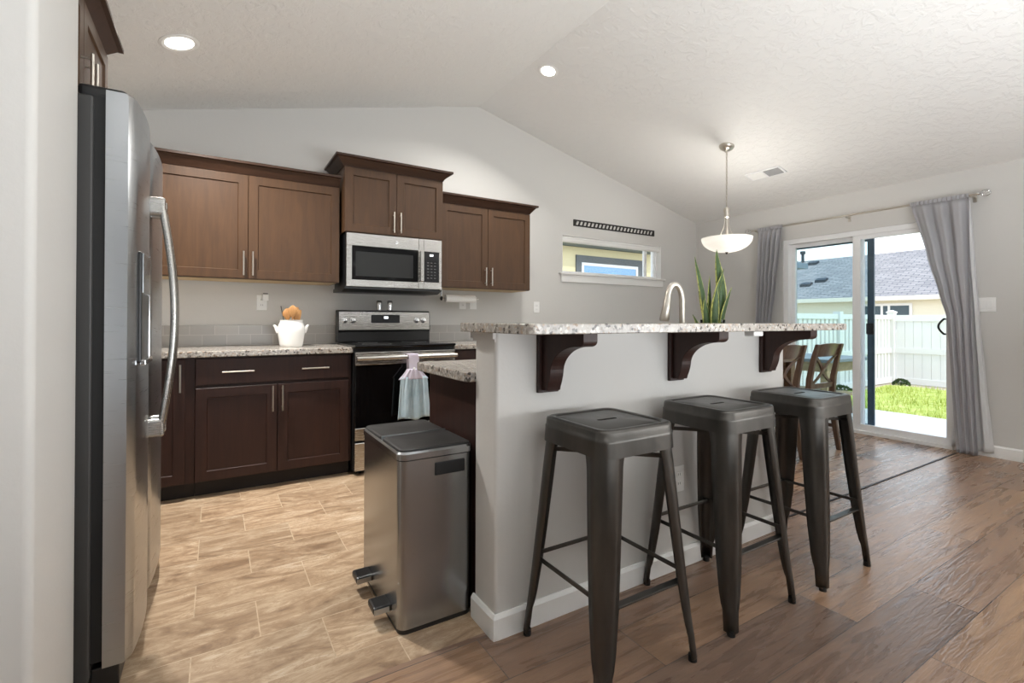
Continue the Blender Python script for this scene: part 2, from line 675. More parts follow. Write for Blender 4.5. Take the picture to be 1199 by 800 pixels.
YT = 1.493                                  # where the vinyl meets the planks
struct('floor', MB().box(-3.4, 5.50, -3.6, YT, -.06, 0).box(2.58, 5.50, YT, 4.27, -.06, 0), M['wood_floor'],
       'brown hand-scraped plank floor running toward the glass door', 'floor')
struct('floor.001', MB().box(-1.15, 2.58, YT, 4.27, -.06, 0), M['vinyl'],
       'tan stone-look vinyl tile floor of the kitchen', 'floor')
struct('trim_1', MB().box(2.60, 5.25, YT - .006, YT + .006, 0, .004), M['toe'],
       'thin dark seam strip across the planks toward the glass door', 'trim')

poly = [(-3.4, 2.386), (XL, 2.386), (XRID, ZRID), (5.60, zceil(5.60)), (5.60, zceil(5.60) + .25), (XRID, ZRID + .25), (XL, 2.65), (-3.4, 2.65)]
struct('ceiling', MB().prism(poly, 'XZ', -3.7, 4.35), M['ceiling'],
       'white textured vaulted ceiling with the ridge running overhead', 'ceiling')

WX0, WX1, WZ0, WZ1 = 3.16, 4.69, 1.605, 2.012     # kitchen window opening
mb = MB()
mb.box(-1.13, WX0, YB, YB + .15, 0, 2.36).box(WX1, 5.50, YB, YB + .15, 0, 2.36)
mb.box(WX0, WX1, YB, YB + .15, 0, WZ0).box(WX0, WX1, YB, YB + .15, WZ1, 2.36)
mb.prism([(-1.13, 2.36), (5.50, 2.36), (5.50, zceil(5.5) + .05), (XRID, ZRID + .05), (-1.13, 2.42)], 'XZ', YB, YB + .15)
struct('wall_back', mb, M['wall'], 'greige kitchen back wall rising to a gable', 'wall')

DY0, DY1, DZ1 = 1.50, 2.99, 1.985                # sliding door opening
mb = MB()
mb.box(XR, XR + .15, -3.6, DY0, 0, 2.40).box(XR, XR + .15, DY1, 4.27, 0, 2.40).box(XR, XR + .15, DY0, DY1, DZ1, 2.40)
struct('wall_right', mb, M['wall'], 'greige wall that holds the sliding glass door', 'wall')
struct('wall_left', MB().box(XL - .15, XL, 1.4, 4.27, 0, 2.42), M['wall'], 'greige wall behind the refrigerator', 'wall')
mb = MB()
rr = .018
ring = []
for (cx, cy, a0) in ((-.325 - rr, 1.40 + rr, -90), (-.325 - rr, 1.775 - rr, 0)):
    for k in range(6):
        a = radians(a0 + 18 * k)
        ring.append((cx + rr * cos(a), cy + rr * sin(a)))
ring += [(-3.4, 1.775), (-3.4, 1.40)]
mb.prism(ring, 'XY', 0, 2.6)
struct('wall_alcove', mb, M['wall'], 'end of the greige wall in the left foreground beside the refrigerator', 'wall', smooth=30)
struct('wall_near', MB().box(-3.4, 5.5, -3.6, -3.45, 0, 3.3), M['wall_dark'], 'living room wall behind the viewpoint', 'wall')
struct('wall_west', MB().box(-3.4, -3.25, -3.6, 1.5, 0, 2.6), M['wall'], 'living room side wall behind the viewpoint', 'wall')

# unseen frames on closed walls; west and south ones added around fill lamps
for nm, c, ax, hw in (('lamp_frame_west', (-3.24, -1.2), 'x', 1.65), ('lamp_frame_south', (1.6, -3.44), 'y', 1.85), ('window_4', (5.343, -1.6), 'x', 1.15)):
    mb = MB()
    def bx(a0, a1, z0, z1):
        if ax == 'x':
            mb.box(c[0] - .02, c[0] + .03, c[1] + a0, c[1] + a1, z0, z1)
        else:
            mb.box(c[0] + a0, c[0] + a1, c[1] - .02, c[1] + .03, z0, z1)
    bx(-hw - .06, -hw, .54, 2.36); bx(hw, hw + .06, .54, 2.36); bx(-hw, hw, .54, .6); bx(-hw, hw, 2.3, 2.36)
    struct(nm, mb, M['white_trim'], 'unseen white frame around an area lamp on the closed living area wall', 'window')


def base_run(name, a, b, label, h=.095, t=.014):
    """a baseboard between two floor points, thickness to the left of a->b"""
    a, b = Vector((*a, 0)), Vector((*b, 0))
    d = (b - a).normalized()
    s = Vector((-d.y, d.x, 0))
    mb = MB()
    prof = [(0, 0), (t, 0), (t, h - .012), (t * .45, h), (0, h)]
    mb.loft([[p + s * q[0] + Vector((0, 0, q[1])) for q in prof] for p in (a, b)])
    return struct(name, mb, M['white_trim'], label, 'baseboard')


base_run('baseboard_right', (XR, -3.45), (XR, DY0 - .002), 'white baseboard along the wall right of the curtain')
base_run('baseboard_right.001', (XR, DY1 + .002), (XR, YB), 'white baseboard along the door wall behind the dining chairs')
base_run('baseboard_back', (XR, YB), (2.56, YB), 'white baseboard along the back wall under the small window')

# ------------------------------------------------------------------ kitchen window
win = obj('window_1', MB().box(WX0, WX1, YB + .07, YB + .14, WZ0, WZ0 + .03).box(WX0, WX1, YB + .07, YB + .14, WZ1 - .03, WZ1)
          .box(WX0, WX0 + .03, YB + .07, YB + .14, WZ0 + .03, WZ1 - .03).box(WX1 - .03, WX1, YB + .07, YB + .14, WZ0 + .03, WZ1 - .03),
          M['vinyl_frame'], origin=(0, 0, 0))
tag(win, 'small wide white kitchen window in the back wall', 'window', kind='structure')
obj('pane', MB().box(WX0 + .03, WX1 - .03, YB + .10, YB + .104, WZ0 + .03, WZ1 - .03), M['glass'], win)
obj('sash_stile', MB().box(4.50, 4.53, YB + .085, YB + .125, WZ0 + .03, WZ1 - .03), M['vinyl_frame'], win)
obj('jamb', MB().box(WX0, WX1, YB + .001, YB + .07, WZ1 - .006, WZ1).box(WX1 - .006, WX1, YB + .001, YB + .07, WZ0, WZ1)
    .box(WX0, WX0 + .006, YB + .001, YB + .07, WZ0, WZ1), M['white_trim'], win)
obj('sill', MB().box(3.115, 4.735, YB - .035, YB + .07, WZ0 - .018, WZ0 + .002), M['white_trim'], win, bevel=.004)
obj('apron', MB().box(3.14, 4.71, YB - .016, YB, 1.508, WZ0 - .018), M['white_trim'], win, bevel=.002)
bl = thing('window_blind', 'raised white cellular blind at the top of the small kitchen window', 'blind', (3.925, YB + .03, WZ1 - .07))
obj('headrail', MB().box(WX0 + .01, WX1 - .01, YB + .01, YB + .055, WZ1 - .032, WZ1 - .008), M['white_trim'], bl, bevel=.003)
mb = MB()
for k in range(3):
    mb.box(WX0 + .012, WX1 - .012, YB + .013, YB + .05, WZ1 - .041 - .009 * k, WZ1 - .033 - .009 * k)
obj('cell_stack', mb, M['paper'], bl)
obj('bottom_rail', MB().box(WX0 + .012, WX1 - .012, YB + .012, YB + .052, WZ1 - .07, WZ1 - .061), M['white_trim'], bl, bevel=.003)

# black cut-out sign above the window
sg = MB()
sx0, sx1, sz0, sz1 = 3.31, 4.56, 2.122, 2.192
yy0, yy1 = YB - .012, YB - .001
sg.box(sx0, sx1, yy0, yy1, sz0, sz0 + .014).box(sx0, sx1, yy0, yy1, sz1 - .014, sz1)
sg.box(sx0, sx0 + .02, yy0, yy1, sz0 + .014, sz1 - .014).box(sx1 - .02, sx1, yy0, yy1, sz0 + .014, sz1 - .014)
nb = 22
for k in range(nb + 1):
    x = sx0 + .016 + (sx1 - sx0 - .05) * k / nb
    sg.prism([(x - .006, sz0 + .013), (x + .012, sz0 + .013), (x + .03, sz1 - .013), (x + .012, sz1 - .013)], 'XZ', yy0 + .002, yy1)
tag(obj('wall_sign', sg, M['sign_black']), 'long narrow black sign of slanted cut-outs above the kitchen window', 'sign')

# ------------------------------------------------------------------ sliding glass door
door = obj('door_1', MB().box(XR + .01, XR + .13, DY1 - .05, DY1 - .001, 0, DZ1).box(XR + .01, XR + .13, DY0 + .001, DY0 + .045, 0, DZ1)
           .box(XR + .01, XR + .13, DY0 + .045, DY1 - .05, DZ1 - .05, DZ1).box(XR - .004, XR + .14, DY0 + .045, DY1 - .05, 0, .03),
           M['vinyl_frame'], origin=(0, 0, 0))
tag(door, 'white sliding glass patio door between the grey curtains', 'door', kind='structure')


def sash(name, y0, y1, x0, x1, lw, rw):
    f = obj(name, MB().box(x0, x1, y1 - lw, y1, .03, DZ1 - .05).box(x0, x1, y0, y0 + rw, .03, DZ1 - .05)
            .box(x0, x1, y0 + rw, y1 - lw, .03, .088).box(x0, x1, y0 + rw, y1 - lw, DZ1 - .09, DZ1 - .05), M['vinyl_frame'], door)
    xm = (x0 + x1) / 2
    obj('pane', MB().box(xm - .003, xm + .003, y0 + rw, y1 - lw, .088, DZ1 - .09), M['glass'], f)
    return f


sash('fixed_panel', 2.245, DY1 - .05, XR + .075, XR + .115, .04, .065)
mv = sash('sliding_panel', DY0 + .045, 2.315, XR + .025, XR + .065, .066, .05)
mb = MB()
pts = [(XR - .006 - .03 * sin(pi * k / 10), 1.602 + .028 * sin(pi * k / 10), .985 + .13 * k / 10) for k in range(11)]
mb.tube([(XR + .03, 1.602, .985)] + pts + [(XR + .03, 1.602, 1.115)], .008, 8)
obj('door_handle', mb, M['black_plastic'], mv, smooth=60)
scr = obj('screen_frame', MB().box(XR + .135, XR + .155, 2.175, 2.232, .03, DZ1 - .06).box(XR + .135, XR + .155, 2.92, 2.962, .03, DZ1 - .06)
          .box(XR + .135, XR + .155, 2.232, 2.92, .03, .08).box(XR + .135, XR + .155, 2.232, 2.92, DZ1 - .10, DZ1 - .06), M['bronze_frame'], door)
obj('screen_mesh', MB().box(XR + .144, XR + .146, 2.232, 2.92, .08, DZ1 - .10), M['screen'], scr)
obj('latch', MB().box(XR + .118, XR + .135, 2.17, 2.24, .965, 1.075), M['black_plastic'], scr, bevel=.008)

# ------------------------------------------------------------------ cabinetry


def pull(parent, p, axis, length, out, r=.0055):
    """bar pull centred at p, along axis, standing off along out"""
    p, ax, o = Vector(p), Vector(axis), Vector(out)
    mb = MB()
    c = p + o * .03
    mb.tube([c - ax * length / 2, c + ax * length / 2], r, 10)
    for s in (-1, 1):
        q = p + ax * (s * length * .36)
        mb.tube([q, q + o * .03], r * .8, 8)
    return obj('handle', mb, M['nickel'], parent, smooth=60)


def shaker(mb, x0, x1, z0, z1, y, t=.02, w=.058, plain=False):
    """front at y, facing -Y, thickness t behind it"""
    if plain:
        return mb.box(x0, x1, y, y + t, z0, z1)
    o = [(x0, z0), (x1, z0), (x1, z1), (x0, z1)]
    i = [(x0 + w, z0 + w), (x1 - w, z0 + w), (x1 - w, z1 - w), (x0 + w, z1 - w)]
    c = .004
    i2 = [(x0 + w + c, z0 + w + c), (x1 - w - c, z0 + w + c), (x1 - w - c, z1 - w - c), (x0 + w + c, z1 - w - c)]
    rings = [[(a, y + t, b_) for a, b_ in o], [(a, y + .0015, b_) for a, b_ in o],
             [(a, y, b_) for a, b_ in [(x0 + .0015, z0 + .0015), (x1 - .0015, z0 + .0015), (x1 - .0015, z1 - .0015), (x0 + .0015, z1 - .0015)]],
             [(a, y, b_) for a, b_ in i], [(a, y + .008, b_) for a, b_ in i2]]
    mb.loft(rings)
    return mb


def crown_run(mb, path, z0, z1, out):
    """sweeps a sloped crown profile along an XY path with mitred corners; outward is right of travel"""
    prof = [(0, z0), (.006, z0), (.012, z0 + .012), (out * .75, z1 - .02), (out, z1 - .016), (out, z1), (0, z1)]
    P = [Vector((*p, 0)) for p in path]
    rings = []
    for i, p in enumerate(P):
        ds = []
        if i > 0:
            ds.append((P[i] - P[i - 1]).normalized())
        if i < len(P) - 1:
            ds.append((P[i + 1] - P[i]).normalized())
        ns = [Vector((d.y, -d.x, 0)) for d in ds]
        if len(ns) == 2:
            mdir = (ns[0] + ns[1]).normalized()
            mdir = mdir / mdir.dot(ns[0])
        else:
            mdir = ns[0]
        rings.append([p + mdir * q[0] + Vector((0, 0, q[1])) for q in prof])
    mb.loft(rings)


YU = 3.792


def upper(label, x0, x1, yf, z0, z1, split, crown, hz, hl, sides, T=None, loc=None, cname='wall_cabinet', hsep=.028):
    """a two-door wall cabinet, fronts facing -Y at yf"""
    t = thing(cname, label, 'cabinet', loc or ((x0 + x1) / 2, YB, z0))
    obj('body', MB(T).box(x0, x1, yf + .021, YB if T is None else yf + .56, z0, z1), M['cabinet'], t, bevel=.001)
    if T is None:
        obj('underside', MB().box(x0 + .02, x1 - .02, yf + .04, YB - .02, z0 - .003, z0), M['underside'], t)
    for a, b_, sgn in ((x0 + .003, split - .0015, 1), (split + .0015, x1 - .003, -1)):
        d = obj('door', shaker(MB(T), a, b_, z0 + .004, z1 - .012, yf), M['cabinet'], t)
        hx = split - sgn * hsep
        h = MB(T)
        c = Vector((hx, yf - .03, hz))
        h.tube([c - Vector((0, 0, hl / 2)), c + Vector((0, 0, hl / 2))], .0055, 10)
        for s in (-1, 1):
            q = Vector((hx, yf, hz + s * hl * .36))
            h.tube([q, q + Vector((0, -.03, 0))], .0045, 8)
        obj('handle', h, M['nickel'], d, smooth=60)
    mb = MB(T)
    cz0, cz1, out = crown
    path = []
    yb = YB if T is None else yf + .56
    if 'L' in sides:
        path.append((x0, yb))
    path += [(x0, yf + .02), (x1, yf + .02)]
    if 'R' in sides:
        path.append((x1, yb))
    crown_run(mb, path, cz0, cz1, out)
    obj('crown_moulding', mb, M['crown'], t, smooth=30)
    return t


upper('wide dark wall cabinet between the refrigerator and the microwave', -.415, .801, YU, 1.3715, 2.10, .193, (2.095, 2.171, .065), 1.478, .165, '')
upper('raised dark wall cabinet above the microwave', .817, 1.607, 3.71, 1.752, 2.25, 1.214, (2.245, 2.318, .07), 1.853, .16, 'LR', hsep=.027)
upper('dark wall cabinet right of the microwave, nearest the small window', 1.622, 2.53, YU, 1.3715, 2.10, 2.076, (2.095, 2.171, .065), 1.48, .16, 'R', hsep=.03)
# cabinet over the refrigerator, facing +X
T = Matrix.Translation((-.40, 0, 0)) @ Matrix.Rotation(radians(90), 4, 'Z')
# local x -> +Y, local -y (front) -> +X
upper('dark cabinet above the stainless refrigerator', 1.80, 2.70, 0.0, 1.80, 2.235, 2.25, (2.228, 2.30, .065), 1.955, .13, 'R', T=T,
      loc=(-.68, 2.25, 1.80), cname='refrigerator_cabinet', hsep=.04)

# base cabinet with a long drawer front over two doors
YF = 3.49
bc = thing('base_cabinet', 'dark base cabinet with one wide drawer over two doors left of the range', 'cabinet', (.36, YB, 0))
obj('body', MB().box(-.10, .822, YF + .021, YB - .004, .10, .862), M['cabinet_shaded'], bc)
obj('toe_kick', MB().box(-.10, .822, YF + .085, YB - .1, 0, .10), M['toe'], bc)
dr = obj('drawer', MB().box(-.097, .803, YF, YF + .02, .692, .85), M['cabinet_shaded'], bc, bevel=.002)
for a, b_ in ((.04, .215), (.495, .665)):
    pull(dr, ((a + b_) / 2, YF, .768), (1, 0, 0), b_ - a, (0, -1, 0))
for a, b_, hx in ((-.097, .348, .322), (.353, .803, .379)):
    d = obj('door', shaker(MB(), a, b_, .105, .672, YF), M['cabinet_shaded'], bc)
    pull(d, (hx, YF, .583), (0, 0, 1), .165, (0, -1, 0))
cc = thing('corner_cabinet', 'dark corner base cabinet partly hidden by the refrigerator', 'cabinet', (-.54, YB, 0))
obj('body', MB().box(XL + .003, -.102, YF + .021, YB - .004, .10, .862), M['cabinet_shaded'], cc)
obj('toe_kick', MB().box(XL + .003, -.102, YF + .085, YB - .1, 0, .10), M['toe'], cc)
d = obj('door', shaker(MB(), -.60, -.15, .105, .85, YF), M['cabinet_shaded'], cc)
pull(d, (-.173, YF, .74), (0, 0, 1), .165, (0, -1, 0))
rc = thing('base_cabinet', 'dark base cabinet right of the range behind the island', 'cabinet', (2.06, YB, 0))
obj('body', MB().box(1.605, 2.53, YF + .021, YB - .004, .10, .862), M['cabinet_shaded'], rc)
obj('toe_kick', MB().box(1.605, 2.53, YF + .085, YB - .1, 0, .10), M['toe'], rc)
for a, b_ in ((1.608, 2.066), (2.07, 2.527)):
    d = obj('drawer', MB().box(a, b_, YF, YF + .02, .692, .85), M['cabinet_shaded'], rc, bevel=.002)
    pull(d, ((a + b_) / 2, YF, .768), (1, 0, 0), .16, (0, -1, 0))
    d = obj('door', shaker(MB(), a, b_, .105, .672, YF), M['cabinet_shaded'], rc)
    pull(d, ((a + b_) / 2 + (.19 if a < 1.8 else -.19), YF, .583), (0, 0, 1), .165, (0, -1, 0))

tag(obj('countertop', MB().box(XL + .003, .826, 3.465, YB - .002, .862, .899), M['granite'], bevel=.004),
    'speckled granite countertop left of the range', 'countertop')
tag(obj('countertop', MB().box(1.602, 2.55, 3.465, YB - .002, .862, .899), M['granite'], bevel=.004),
    'speckled granite countertop right of the range', 'countertop')
struct('trim_2', MB().box(XL + .003, .826, YB - .011, YB - .001, .900, 1.049), M['tile'], 'grey tile backsplash left of the range', 'backsplash')
struct('trim_3', MB().box(.826, 1.602, YB - .011, YB - .001, .90, 1.049), M['tile'], 'grey tile backsplash behind the range', 'backsplash')
struct('trim_4', MB().box(1.602, 2.53, YB - .011, YB - .001, .900, 1.049), M['tile'], 'grey tile backsplash right of the range', 'backsplash')

# ------------------------------------------------------------------ refrigerator (side by side, facing +X)
fr = thing('refrigerator', 'stainless side-by-side refrigerator with charcoal sides at left', 'refrigerator', (-.58, 2.265, 0))
FY0, FY1, FM = 1.805, 2.725, 2.215
obj('body', MB().box(-.95, -.30, FY0 + .006, FY1 - .006, .05, 1.735), M['fridge_side'], fr, bevel=.006)
obj('door_gasket', MB().box(-.30, -.272, FY0 + .012, FY1 - .012, .10, 1.735), M['gasket'], fr)


def bow(y):
    t = (y - FY0) / (FM - FY0) if y < FM else (y - FM) / (FY1 - FM)
    return -.208 + .014 * (1 - (2 * t - 1) ** 2)


def fridge_door(name, y0, y1, zl, zh):
    mb = MB()
    n_ = 14
    front = []
    for k in range(n_ + 1):
        y = y0 + (y1 - y0) * k / n_
        e = min(y - y0, y1 - y)
        rnd = .012 * (1 - min(e / .014, 1)) ** 2
        front.append((bow(y) - rnd, y))
    ring = [(-.272, y0)] + front + [(-.272, y1)]
    zs = [(zl, .004), (zl + .006, 0), (zh - .006, 0), (zh, .004)]
    mb.loft([[(x - s if i not in (0, len(ring) - 1) else x, y, z) for i, (x, y) in enumerate(ring)] for z, s in zs])
    return obj(name, mb, M['steel'], fr, smooth=35)


fz = fridge_door('freezer_door', FY0, FM - .003, .085, 1.755)
fd = fridge_door('refrigerator_door', FM + .003, FY1, .085, 1.755)


def fridge_handle(parent, y):
    mb = MB()
    pts = []
    for k in range(17):
        t = k / 16
        z = .68 + (1.525 - .68) * t
        pts.append((-.170 + .042 * sin(pi * t), y, z))
    mb.tube(pts, .0145, 12, squash=.8)
    obj('handle', mb, M['steel_h'], parent, smooth=60)
    for z in (.70, 1.505):
        obj('handle_mount', MB().box(bow(y) - .006, -.155, y - .014, y + .014, z - .035, z + .03), M['steel_h'], parent, bevel=.008)


fridge_handle(fz, FM - .04)
fridge_handle(fd, FM + .04)
dp = obj('dispenser', MB().box(bow(1.95) - .015, bow(1.95) + .004, 1.862, 2.06, .955, 1.30), M['black_plastic'], fz, bevel=.006)
obj('dispenser_panel', MB().box(bow(1.95) + .0, bow(1.95) + .008, 1.868, 2.054, 1.17, 1.296), M['steel_dark'], dp, bevel=.003)
obj('dispenser_frame', MB().box(bow(2.06) - .004, bow(2.06) + .006, 2.054, 2.068, .95, 1.305)
    .box(bow(1.95), bow(1.95) + .014, 1.866, 2.056, .95, .965), M['chrome'], dp, bevel=.002)
obj('toe_grille', MB().box(-.30, -.235, FY0 + .02, FY1 - .02, .012, .078), M['black_plastic'], fr, bevel=.004)
for y in (FY0 + .05, FY1 - .05):
    obj('hinge_cover', MB().box(-.34, -.225, y - .03, y + .03, 1.735, 1.772), M['black_plastic'], fr, bevel=.012)
for y in (FY0 + .06, FY1 - .06):
    for x in (-.9, -.33):
        obj('foot', MB().lathe([(.02, 0), (.02, .055)], (x, y, 0), 12), M['black_plastic'], fr)

# ------------------------------------------------------------------ range
RX0, RX1 = .829, 1.591
rg = thing('range', 'black and stainless electric range against the back wall', 'range', (1.21, 3.8, 0))
obj('body', MB().box(RX0, RX1, 3.47, 4.03, .03, .895), M['black_plastic'], rg)
obj('cooktop', MB().box(RX0 - .002, RX1 + .002, 3.42, 3.99, .895, .915), M['black_glass'], rg, bevel=.006)
for x, y, r in ((1.02, 3.56, .105), (1.40, 3.56, .085), (1.02, 3.82, .075), (1.40, 3.82, .10)):
    obj('burner_ring', MB().lathe([(r, 0), (r, .0006), (r - .004, .0006), (r - .004, 0)], (x, y, .9152), 40, cap=False), M['slot'], rg)
bg = obj('backguard', MB().prism([(3.965, .915), (4.05, .915), (4.05, 1.17), (3.985, 1.17), (3.962, 1.155), (3.955, 1.01), (3.965, .995)], 'YZ', RX0 - .004, RX1 + .004), M['black_plastic'], rg, bevel=.004)
obj('control_panel', MB().prism([(3.9525, 1.013), (3.958, 1.013), (3.964, 1.156), (3.9585, 1.158)], 'YZ', RX0 + .004, RX1 - .004), M['steel_h'], bg)


def panel_y(z):
    return 3.9525 + (z - 1.013) / .145 * .006


ds = obj('display', MB().prism([(panel_y(1.068) - .003, 1.068), (panel_y(1.068) + .002, 1.068), (panel_y(1.135) + .002, 1.135), (panel_y(1.135) - .003, 1.135)], 'YZ', 1.085, 1.322), M['panel_black'], bg)
obj('lit_digits', MB().box(1.19, 1.225, panel_y(1.113) - .0045, panel_y(1.113) - .0025, 1.103, 1.122), M['lcd'], ds)
for x in (.873, .94, 1.475, 1.535):
    k = obj('knob', MB().lathe([(.024, 0), (.024, .006), (.019, .008), (.018, .026), (.015, .028)], (x, panel_y(1.09), 1.09), 24, axis='Y'), M['chrome'], rg, smooth=35)
od = obj('oven_door', MB().box(RX0 + .003, RX1 - .003, 3.435, 3.47, .245, .865), M['black_glass'], rg, bevel=.004)
obj('door_top_band', MB().box(RX0 + .003, RX1 - .003, 3.4315, 3.44, .775, .865), M['steel_h'], od, bevel=.003)
obj('door_bottom_band', MB().box(RX0 + .003, RX1 - .003, 3.431, 3.44, .25, .335), M['steel_h'], od, bevel=.003)
mb = MB()
hp = [(RX0 + .03, 3.435, .83), (RX0 + .03, 3.39, .83)]
mb.tube([(RX0 + .05, 3.435, .825), (RX0 + .05, 3.39, .825)], .012, 10)
mb.tube([(RX1 - .05, 3.435, .825), (RX1 - .05, 3.39, .825)], .012, 10)
mb.tube([(RX0 + .004, 3.388, .825), (RX1 - .004, 3.388, .825)], .0165, 14)
obj('handle', mb, M['steel_h'], od, smooth=60)
obj('drawer', MB().box(RX0 + .003, RX1 - .003, 3.437, 3.47, .035, .232), M['steel_h'], rg, bevel=.006)
for x in (RX0 + .05, RX1 - .05):
    for y in (3.52, 3.98):
        obj('foot', MB().lathe([(.018, 0), (.018, .035)], (x, y, 0), 12), M['black_plastic'], rg)

# towel on the oven handle
tw = thing('kitchen_towel', 'blue-grey hanging towel with crocheted top on the oven handle', 'towel', (1.23, 3.36, .38))
mb = MB()
mb.box(1.193, 1.268, 3.352, 3.360, .735, .838).box(1.193, 1.268, 3.360, 3.412, .838, .847).box(1.193, 1.268, 3.408, 3.414, .70, .838)
obj('loop', mb, M['crochet'], tw, bevel=.003)


def yoke(u, v_):
    w = .05 + .062 * v_ ** 1.2
    x = 1.23 + (u * 2 - 1) * w
    return (x, 3.360 - .012 * cos((u * 2 - 1) * pi / 2) + .004 * sin(u * 30), .74 - .075 * v_)


obj('yoke', MB().grid(yoke, 24, 6), M['crochet'], tw, smooth=80, solid=.006)
obj('button', MB().lathe([(.009, 0), (.009, .004), (.006, .006)], (1.23, 3.351, .742), 16, axis='Y'), M['plate_plastic'], tw, smooth=40)


def skirt(u, v_):
    w = .098 + .024 * v_
    f = .011 * sin(u * 2 * pi * 3 + .6) * (.4 + .6 * v_) + .004 * sin(u * 2 * pi * 8) * (1 - .7 * v_)
    return (1.232 + (u * 2 - 1) * w + .004 * v_, 3.352 + f, .675 - .295 * v_ + .008 * sin(u * 9))


obj('skirt', MB().grid(skirt, 60, 16), M['towel'], tw, smooth=80, solid=.005)

# ------------------------------------------------------------------ microwave
mw = thing('microwave', 'stainless over-the-range microwave below the raised cabinet', 'microwave', (1.21, 3.92, 1.335))
obj('body', MB().box(RX0 + .002, RX1 + .004, 3.737, YB, 1.338, 1.7505), M['black_plastic'], mw)
MY = 3.7075
obj('front_frame', MB().box(RX0 + .002, 1.40, MY, 3.737, 1.652, 1.7465).box(RX0 + .002, 1.40, MY, 3.737, 1.345, 1.396)
    .box(RX0 + .002, .872, MY, 3.737, 1.396, 1.652).box(1.392, 1.4365, MY, 3.737, 1.345, 1.7465), M['steel_h'], mw, bevel=.002)
obj('control_frame', MB().box(1.4385, RX1 + .004, MY, 3.737, 1.648, 1.7465).box(1.4385, RX1 + .004, MY, 3.737, 1.345, 1.40)
    .box(1.572, RX1 + .004, MY, 3.737, 1.40, 1.648), M['steel_h'], mw, bevel=.002)
w_ = obj('window', MB().box(.872, 1.392, MY + .003, 3.737, 1.396, 1.652), M['black_glass'], mw)
obj('window_mesh', MB().box(.90, 1.35, MY + .0022, MY + .004, 1.425, 1.61), M['mw_glass'], w_)
cp = obj('control_panel', MB().box(1.4385, 1.572, MY + .002, 3.737, 1.40, 1.648), M['panel_black'], mw)
obj('lit_digits', MB().box(1.49, 1.52, MY + .0005, MY + .0025, 1.612, 1.628), M['lcd'], cp)
mb = MB()
for r in range(6):
    for c_ in range(3):
        mb.box(1.468 + c_ * .03, 1.484 + c_ * .03, MY + .0012, MY + .0025, 1.43 + r * .025, 1.438 + r * .025)
obj('keypad', mb, M['slot'], cp)
obj('handle', MB().box(1.398, 1.428, MY - .040, MY - .026, 1.40, 1.65), M['steel_h'], mw, bevel=.005)
for z in (1.425, 1.625):
    obj('handle_mount', MB().box(1.405, 1.421, MY - .028, MY, z - .012, z + .012), M['chrome'], mw)
obj('badge', MB().lathe([(.011, 0), (.011, .0025), (.009, .003)], (1.215, MY, 1.70), 24, axis='Y'), M['chrome'], mw, smooth=40)
obj('vent_lip', MB().prism([(MY + .005, 1.338), (YB - .02, 1.338), (YB - .02, 1.31), (MY + .09, 1.306), (MY + .005, 1.328)], 'YZ', RX0 - .012, RX1 + .004), M['black_plastic'], mw)

# ------------------------------------------------------------------ island: half wall, bar top, cabinet
IX0, IX1, IY0, IY1 = .822, 2.596, 1.4433, 1.600
mb = MB()
rr = .014
ring = []
for cx, cy, a0 in ((IX0 + rr, IY0 + rr, 180), (IX1 - rr, IY0 + rr, 270), (IX1 - rr, IY1 - rr, 0), (IX0 + rr, IY1 - rr, 90)):
    for k in range(5):
        a = radians(a0 + 22.5 * k)
        ring.append((cx + rr * cos(a), cy + rr * sin(a)))
mb.prism(ring, 'XY', 0, 1.048)
struct('wall_island', mb, M['wall'], 'greige half wall of the island behind the bar stools', 'half wall', smooth=30)
mb = MB()
t_ = .014
prof = [(0, 0), (t_, 0), (t_, .072), (t_ * .4, .084), (0, .084)]
path = [(IX0, IY1), (IX0, IY0), (IX1, IY0), (IX1, IY1)]
P = [Vector((*p, 0)) for p in path]
rings = []
chm = .010
seq = []
for i in range(len(P)):
    if 0 < i < 3:
        d0 = (P[i] - P[i - 1]).normalized()
        d1 = (P[i + 1] - P[i]).normalized()
        n0, n1 = Vector((d0.y, -d0.x, 0)), Vector((d1.y, -d1.x, 0))
        if n0.dot(d1) > 0:
            n0, n1 = -n0, -n1
        seq.append((P[i] - d0 * 0.004, n0 * 1.0))
        mm = (n0 + n1).normalized()
        seq.append((P[i], mm * 1.15))
        seq.append((P[i] + d1 * 0.004, n1 * 1.0))
    else:
        d = (P[1] - P[0]).normalized() if i == 0 else (P[3] - P[2]).normalized()
        nn = Vector((d.y, -d.x, 0))
        d1 = (P[2] - P[1]).normalized()
        if (i == 0 and nn.dot(d1) > 0) or (i == 3 and nn.dot(d1) < 0):
            nn = -nn
        seq.append((P[i], nn))
mb.loft([[p + nn * q[0] + Vector((0, 0, q[1])) for q in prof] for p, nn in seq])
struct('baseboard_island', mb, M['white_trim'], 'white baseboard around the foot of the island half wall', 'baseboard')
mb = MB()
mb.box(IX0 - .012, IX0, IY0 - .0, IY1 + .012, 1.026, 1.048).box(IX0 - .005, IX0, IY0, IY1 + .006, 1.016, 1.026)
struct('trim_5', mb, M['wall'], 'small painted cap moulding at the end of the island half wall under the bar', 'trim')
bar_ring = []
rr = .03
for cx, cy, a0 in ((.775 + rr, 1.16 + rr, 180), (2.66 - rr, 1.16 + rr, 270), (2.66 - rr, 1.65 - rr, 0), (.775 + rr, 1.65 - rr, 90)):
    for k in range(6):
        a = radians(a0 + 18 * k)
        bar_ring.append((cx + rr * cos(a), cy + rr * sin(a)))
tag(obj('bar_countertop', MB().prism(bar_ring, 'XY', 1.049, 1.081), M['granite'], bevel=.003, smooth=30),
    'long raised granite bar top over the island half wall', 'countertop')


